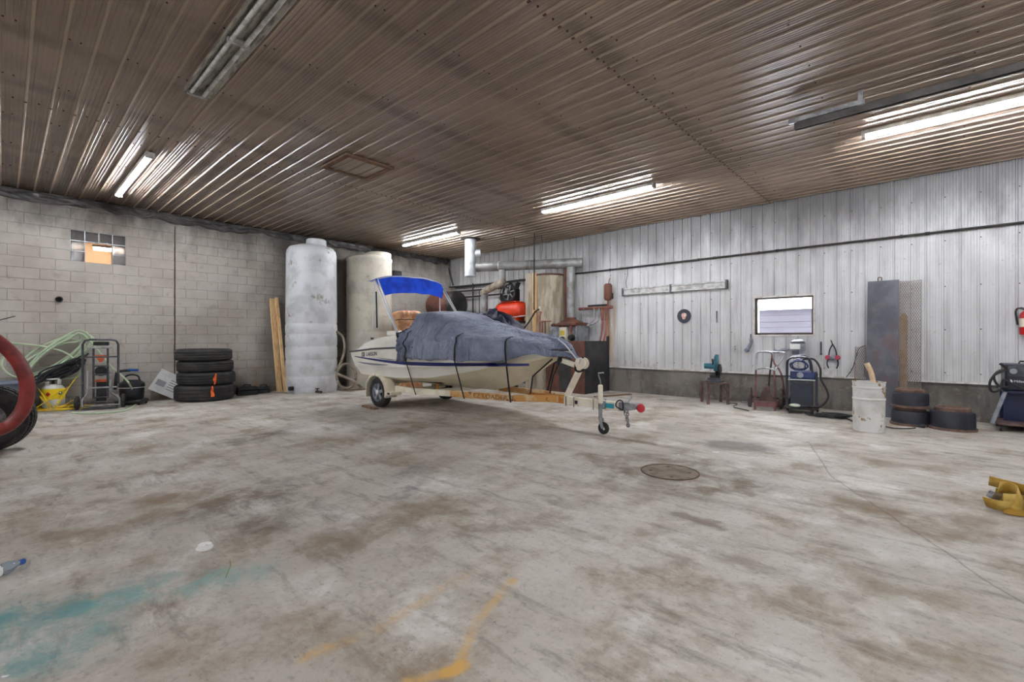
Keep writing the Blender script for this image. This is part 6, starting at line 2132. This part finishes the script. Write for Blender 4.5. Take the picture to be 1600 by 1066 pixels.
MB().tube([(0.15, 0.3, hh), (0.16, 0.3, hh + 0.035), (0.40, 0.3, hh + 0.035), (0.41, 0.3, hh)], 0.012, 8).build('handle', 'greasy_black', t)
MB().tube([(0.02, 0.0, hh * 0.8), (-0.08, -0.03, hh * 0.72), (-0.16, -0.03, hh * 0.30), (-0.14, -0.03, -0.02), (-0.06, -0.03, 0.02), (-0.03, -0.03, hh * 0.4), (0.04, -0.03, hh * 0.3), (0.16, -0.035, hh * 0.12), (0.36, -0.035, hh * 0.04), (0.55, -0.035, hh * 0.06)], 0.015, 9, k=5).build('torch_cable', 'greasy_black', t)
MB().tube([(-0.02, -0.02, hh * 0.75), (-0.12, -0.02, hh * 0.55), (-0.08, -0.02, hh * 0.2), (0.02, -0.03, hh * 0.16), (0.02, -0.02, hh * 0.5)], 0.015, 9, k=5).build('cable_loop', 'greasy_black', t)
MB().cyl((0.0, -0.02, hh * 0.86), (-0.06, -0.06, hh * 1.02), 0.018, n=10).build('torch_tip', 'greasy_black', t)
for z_ in (hh * 0.22, hh * 0.5):
    pass

# fire extinguisher
fc = on_y(1603, 500, YB - 0.10)
t = thing('fire_extinguisher', 'red fire extinguisher on the wall at the right edge', 'extinguisher', (fc.x, YB - 0.10, on_y(1603, 523, YB - 0.1).z))
eh = 0.40
MB().lathe([(0.06, 0.0), (0.068, 0.01), (0.068, eh * 0.72), (0.05, eh * 0.82), (0.022, eh * 0.88), (0.02, eh * 0.93)], 26).build('cylinder', 'ext_red', t, smooth=50)
MB().lathe([(0.0685, eh * 0.28), (0.0685, eh * 0.60)], 26).build('label_band', 'cream_box', t)
MB().bar((0.03, -0.02, eh * 0.95), (-0.06, -0.02, eh * 1.02), 0.022, 0.012).build('lever', 'steel', t)
MB().tube([(-0.01, -0.02, eh * 0.93), (-0.08, -0.02, eh * 0.98), (-0.105, -0.02, eh * 0.85), (-0.095, -0.02, eh * 0.55), (-0.085, -0.02, eh * 0.36)], 0.012, 8, k=5).build('hose', 'black_plastic', t)
MB().box((-0.02, 0.05, eh * 0.5), (0.02, 0.085, eh * 0.8)).build('bracket', 'black_iron', t, smooth=0)

# ------------------------------------------------------------------ overhead door track and the spare fixture on it
za = 3.80
a, b = on_z(1238, 193, za), on_z(1600, 112, za)
yk = (a.y + b.y) / 2
t = thing('door_track', 'long grey overhead track hanging below the ceiling at the upper right', 'door track', (a.x, yk, za))
LT = XR - 0.05 - a.x
mat('track_grey', (92, 89, 87), (72, 69, 67), 3, rough=0.5, metal=0.3)
MB().prism([(-0.035, 0.035), (0.035, 0.035), (0.035, -0.035), (0.022, -0.035), (0.022, 0.022), (-0.022, 0.022), (-0.022, -0.035), (-0.035, -0.035)], 0.0, LT, 'X').build('channel', 'track_grey', t, smooth=0)
for x0 in (0.62, 2.2, 3.6):
    MB().box((x0 - 0.02, -0.02, 0.035), (x0 + 0.02, 0.0, HC - za - 0.025)).build('hanger', 'galv', t, smooth=0)
    MB().box((x0 - 0.03, 0.0, 0.05), (x0 + 0.03, 0.02, 0.10)).build('hanger_nut', 'galv', t, smooth=0)
t = thing('angle_iron', 'short galvanized angle bar fixed above the end of the overhead track', 'bracket', (a.x - 0.06, yk - 0.03, za + 0.05))
MB().prism([(0, 0), (0.045, 0), (0.045, 0.006), (0.006, 0.006), (0.006, 0.05), (0, 0.05)], 0.0, 0.72, 'X').build('bar', 'galv', t, smooth=0)
MB().cyl((0.66, 0.02, -0.02), (0.66, 0.02, 0.006), 0.008, n=8).build('bolt', 'steel', t)

# ------------------------------------------------------------------ loose things on the floor
mc = (on_z(1003, 738) + on_z(1094, 740)) / 2
t = thing('manhole_cover', 'round rusty drain cover set in the concrete floor', 'drain cover', (mc.x - 0.02, mc.y + 0.02, 0))
MB().lathe([(0.275, 0.001), (0.275, 0.007), (0.262, 0.007), (0.262, 0.002)], 56, closed=True).build('rim', 'rusty_steel', t)
MB().lathe([(0.258, 0.0), (0.258, 0.005), (0.0, 0.0055)], 56).build('lid', 'manhole', t)
for k in range(4):
    a_ = k * math.pi / 2 + 0.5
    MB().lathe([(0.02, 0.005), (0.018, 0.0075), (0, 0.008)], 12, (0.18 * math.cos(a_), 0.18 * math.sin(a_), 0)).build('lifting_boss', 'rusty_steel', t)

c_ = on_z(320, 857)
t = thing('cup_lid', 'white plastic cup lid lying on the concrete', 'cup lid', c_, 0.4)
MB().lathe([(0.046, 0.0), (0.047, 0.006), (0.044, 0.010), (0.040, 0.010), (0.036, 0.026), (0.033, 0.028), (0.031, 0.022), (0.0, 0.022)], 30).build('lid', 'decal_white', t, smooth=30)
MB().box((0.012, -0.006, 0.022), (0.026, 0.006, 0.0232)).build('sip_hole', 'mask_grey', t, smooth=0)

c_ = on_z(8, 898)
dr = (on_z(27, 888) - on_z(-10, 903)).normalized()
t = thing('water_bottle', 'clear water bottle with a blue cap at the left edge', 'bottle', (c_.x, c_.y, 0.034), math.atan2(dr.y, dr.x))
MB().lathe([(0.0, -0.15), (0.028, -0.148), (0.032, -0.14), (0.032, -0.02), (0.029, -0.015), (0.032, -0.01), (0.032, 0.02), (0.014, 0.055), (0.013, 0.075)], 24, (0, 0, 0), 'X').build('body', 'bottle_clear', t, smooth=50)
MB().lathe([(0.016, 0.066), (0.0165, 0.085), (0.015, 0.088), (0, 0.088)], 20, (0, 0, 0), 'X').build('cap', 'blue_plastic', t)
MB().lathe([(0.0325, -0.10), (0.0325, -0.03)], 24, (0, 0, 0), 'X').build('wrapper', 'decal_white', t)

for (px, py), sz, rz, lb in (((1118, 707), (0.07, 0.035), 0.5, 'scrap of white paper beyond the drain cover'), ((1060, 711), (0.025, 0.015), 0.2, 'tiny white scrap left of the paper beyond the drain cover'), ((8, 1058), (0.022, 0.01), 0.9, 'tiny white scrap in the bottom left corner')):
    c_ = on_z(px, py)
    m = MB().grid(lambda u, v, sz=sz: ((u - .5) * sz[0], (v - .5) * sz[1], 0.002 + 0.006 * (u - .4) ** 2), 5, 3)
    o = m.build('paper_scrap', 'decal_white', solid=0.0006, loc=c_, rot=(0, 0, rz))
    tag(o, lb, 'paper scrap')
c_ = on_z(357, 895)
tag(MB().tube([on_z(353, 902, 0.003), on_z(356, 894, 0.006), on_z(360, 884, 0.010), on_z(359, 876, 0.02)], 0.0022, 5, k=4).build('grass_blade', 'grass_green'), 'single green blade of straw on the teal-stained floor', 'straw')

# heap of yellow webbing strap
sc0 = on_z(1578, 800)
t = thing('webbing_strap', 'heap of dirty yellow webbing strap with ratchet at the right edge', 'strap', (sc0.x + 0.03, sc0.y + 0.02, 0), 0.0)


def ribbon(pts, wd_, tilt, name='strap_fold'):
    cp2 = catmull(pts, 8)
    m = MB()
    vs, fs = [], []
    n_ = len(cp2)
    for i, p in enumerate(cp2):
        d = (cp2[min(i + 1, n_ - 1)] - cp2[max(i - 1, 0)])
        d.z = 0
        d = d.normalized() if d.length > 1e-6 else Vector((1, 0, 0))
        sd_ = Vector((-d.y, d.x, 0))
        tl = tilt(i / (n_ - 1)) if callable(tilt) else tilt
        wv = (Vector((0, 0, 1)) * math.cos(tl) + sd_ * math.sin(tl)) * wd_
        vs += [p, p + wv]
    fs = [(2 * i, 2 * i + 1, 2 * i + 3, 2 * i + 2) for i in range(n_ - 1)]
    m.add(vs, fs)
    return m.build(name, 'strap_yellow', t, solid=0.006, smooth=60)


rgt, fwd = Vector((CC, SS, 0)), Vector((-SS, CC, 0))


def L3(r_, f_, z_):
    return rgt * r_ + fwd * f_ + Vector((0, 0, z_))


ribbon([L3(-0.13, -0.04, 0.005), L3(-0.06, -0.10, 0.005), L3(0.05, -0.11, 0.005), L3(0.20, -0.09, 0.005), L3(0.34, -0.06, 0.005)], 0.075, lambda q: 0.9)
ribbon([L3(-0.17, 0.05, 0.03), L3(-0.15, 0.0, 0.02), L3(-0.08, -0.02, 0.01), L3(0.05, 0.0, 0.008), L3(0.3, 0.02, 0.008)], 0.085, lambda q: -0.5 + 0.4 * q)
ribbon([L3(-0.10, 0.00, 0.02), L3(-0.04, -0.07, 0.04), L3(0.03, -0.03, 0.08), L3(0.02, 0.06, 0.10), L3(-0.06, 0.08, 0.10)], 0.12, lambda q: 0.3)
ribbon([L3(-0.06, 0.14, 0.16), L3(0.02, 0.08, 0.14), L3(0.12, 0.06, 0.11), L3(0.32, 0.08, 0.09)], 0.10, lambda q: -0.6)
ribbon([L3(-0.08, -0.13, 0.0), L3(0.02, -0.16, 0.0), L3(0.2, -0.15, 0.0), L3(0.36, -0.12, 0.0)], 0.05, lambda q: -0.7 + 0.5 * q)
ribbon([L3(0.02, 0.02, 0.03), L3(0.10, -0.05, 0.05), L3(0.20, -0.02, 0.06), L3(0.30, -0.05, 0.05)], 0.06, lambda q: 0.8 * math.sin(q * 5))
ribbon([L3(0.0, 0.16, 0.0), L3(0.10, 0.14, 0.0), L3(0.34, 0.15, 0.0)], 0.14, lambda q: -0.2)
MB().box((-0.045, -0.02, 0), (0.045, 0.02, 0.05)).build('ratchet', 'steel', t, bevel=0.006, loc=L3(-0.14, 0.03, 0.09), rot=(0.2, 0.3, 0.9))
MB().cyl((-0.06, 0, 0), (0.06, 0, 0), 0.012, n=10).build('ratchet_pin', 'steel', t, loc=L3(-0.12, 0.02, 0.13), rot=(0.2, 0.3, 0.9))
MB().tube([L3(0.05, 0.02, 0.06), L3(0.12, -0.02, 0.07), L3(0.22, -0.01, 0.05), L3(0.32, 0.0, 0.04)], 0.02, 8, k=4).build('dark_hook', 'greasy_black', t)
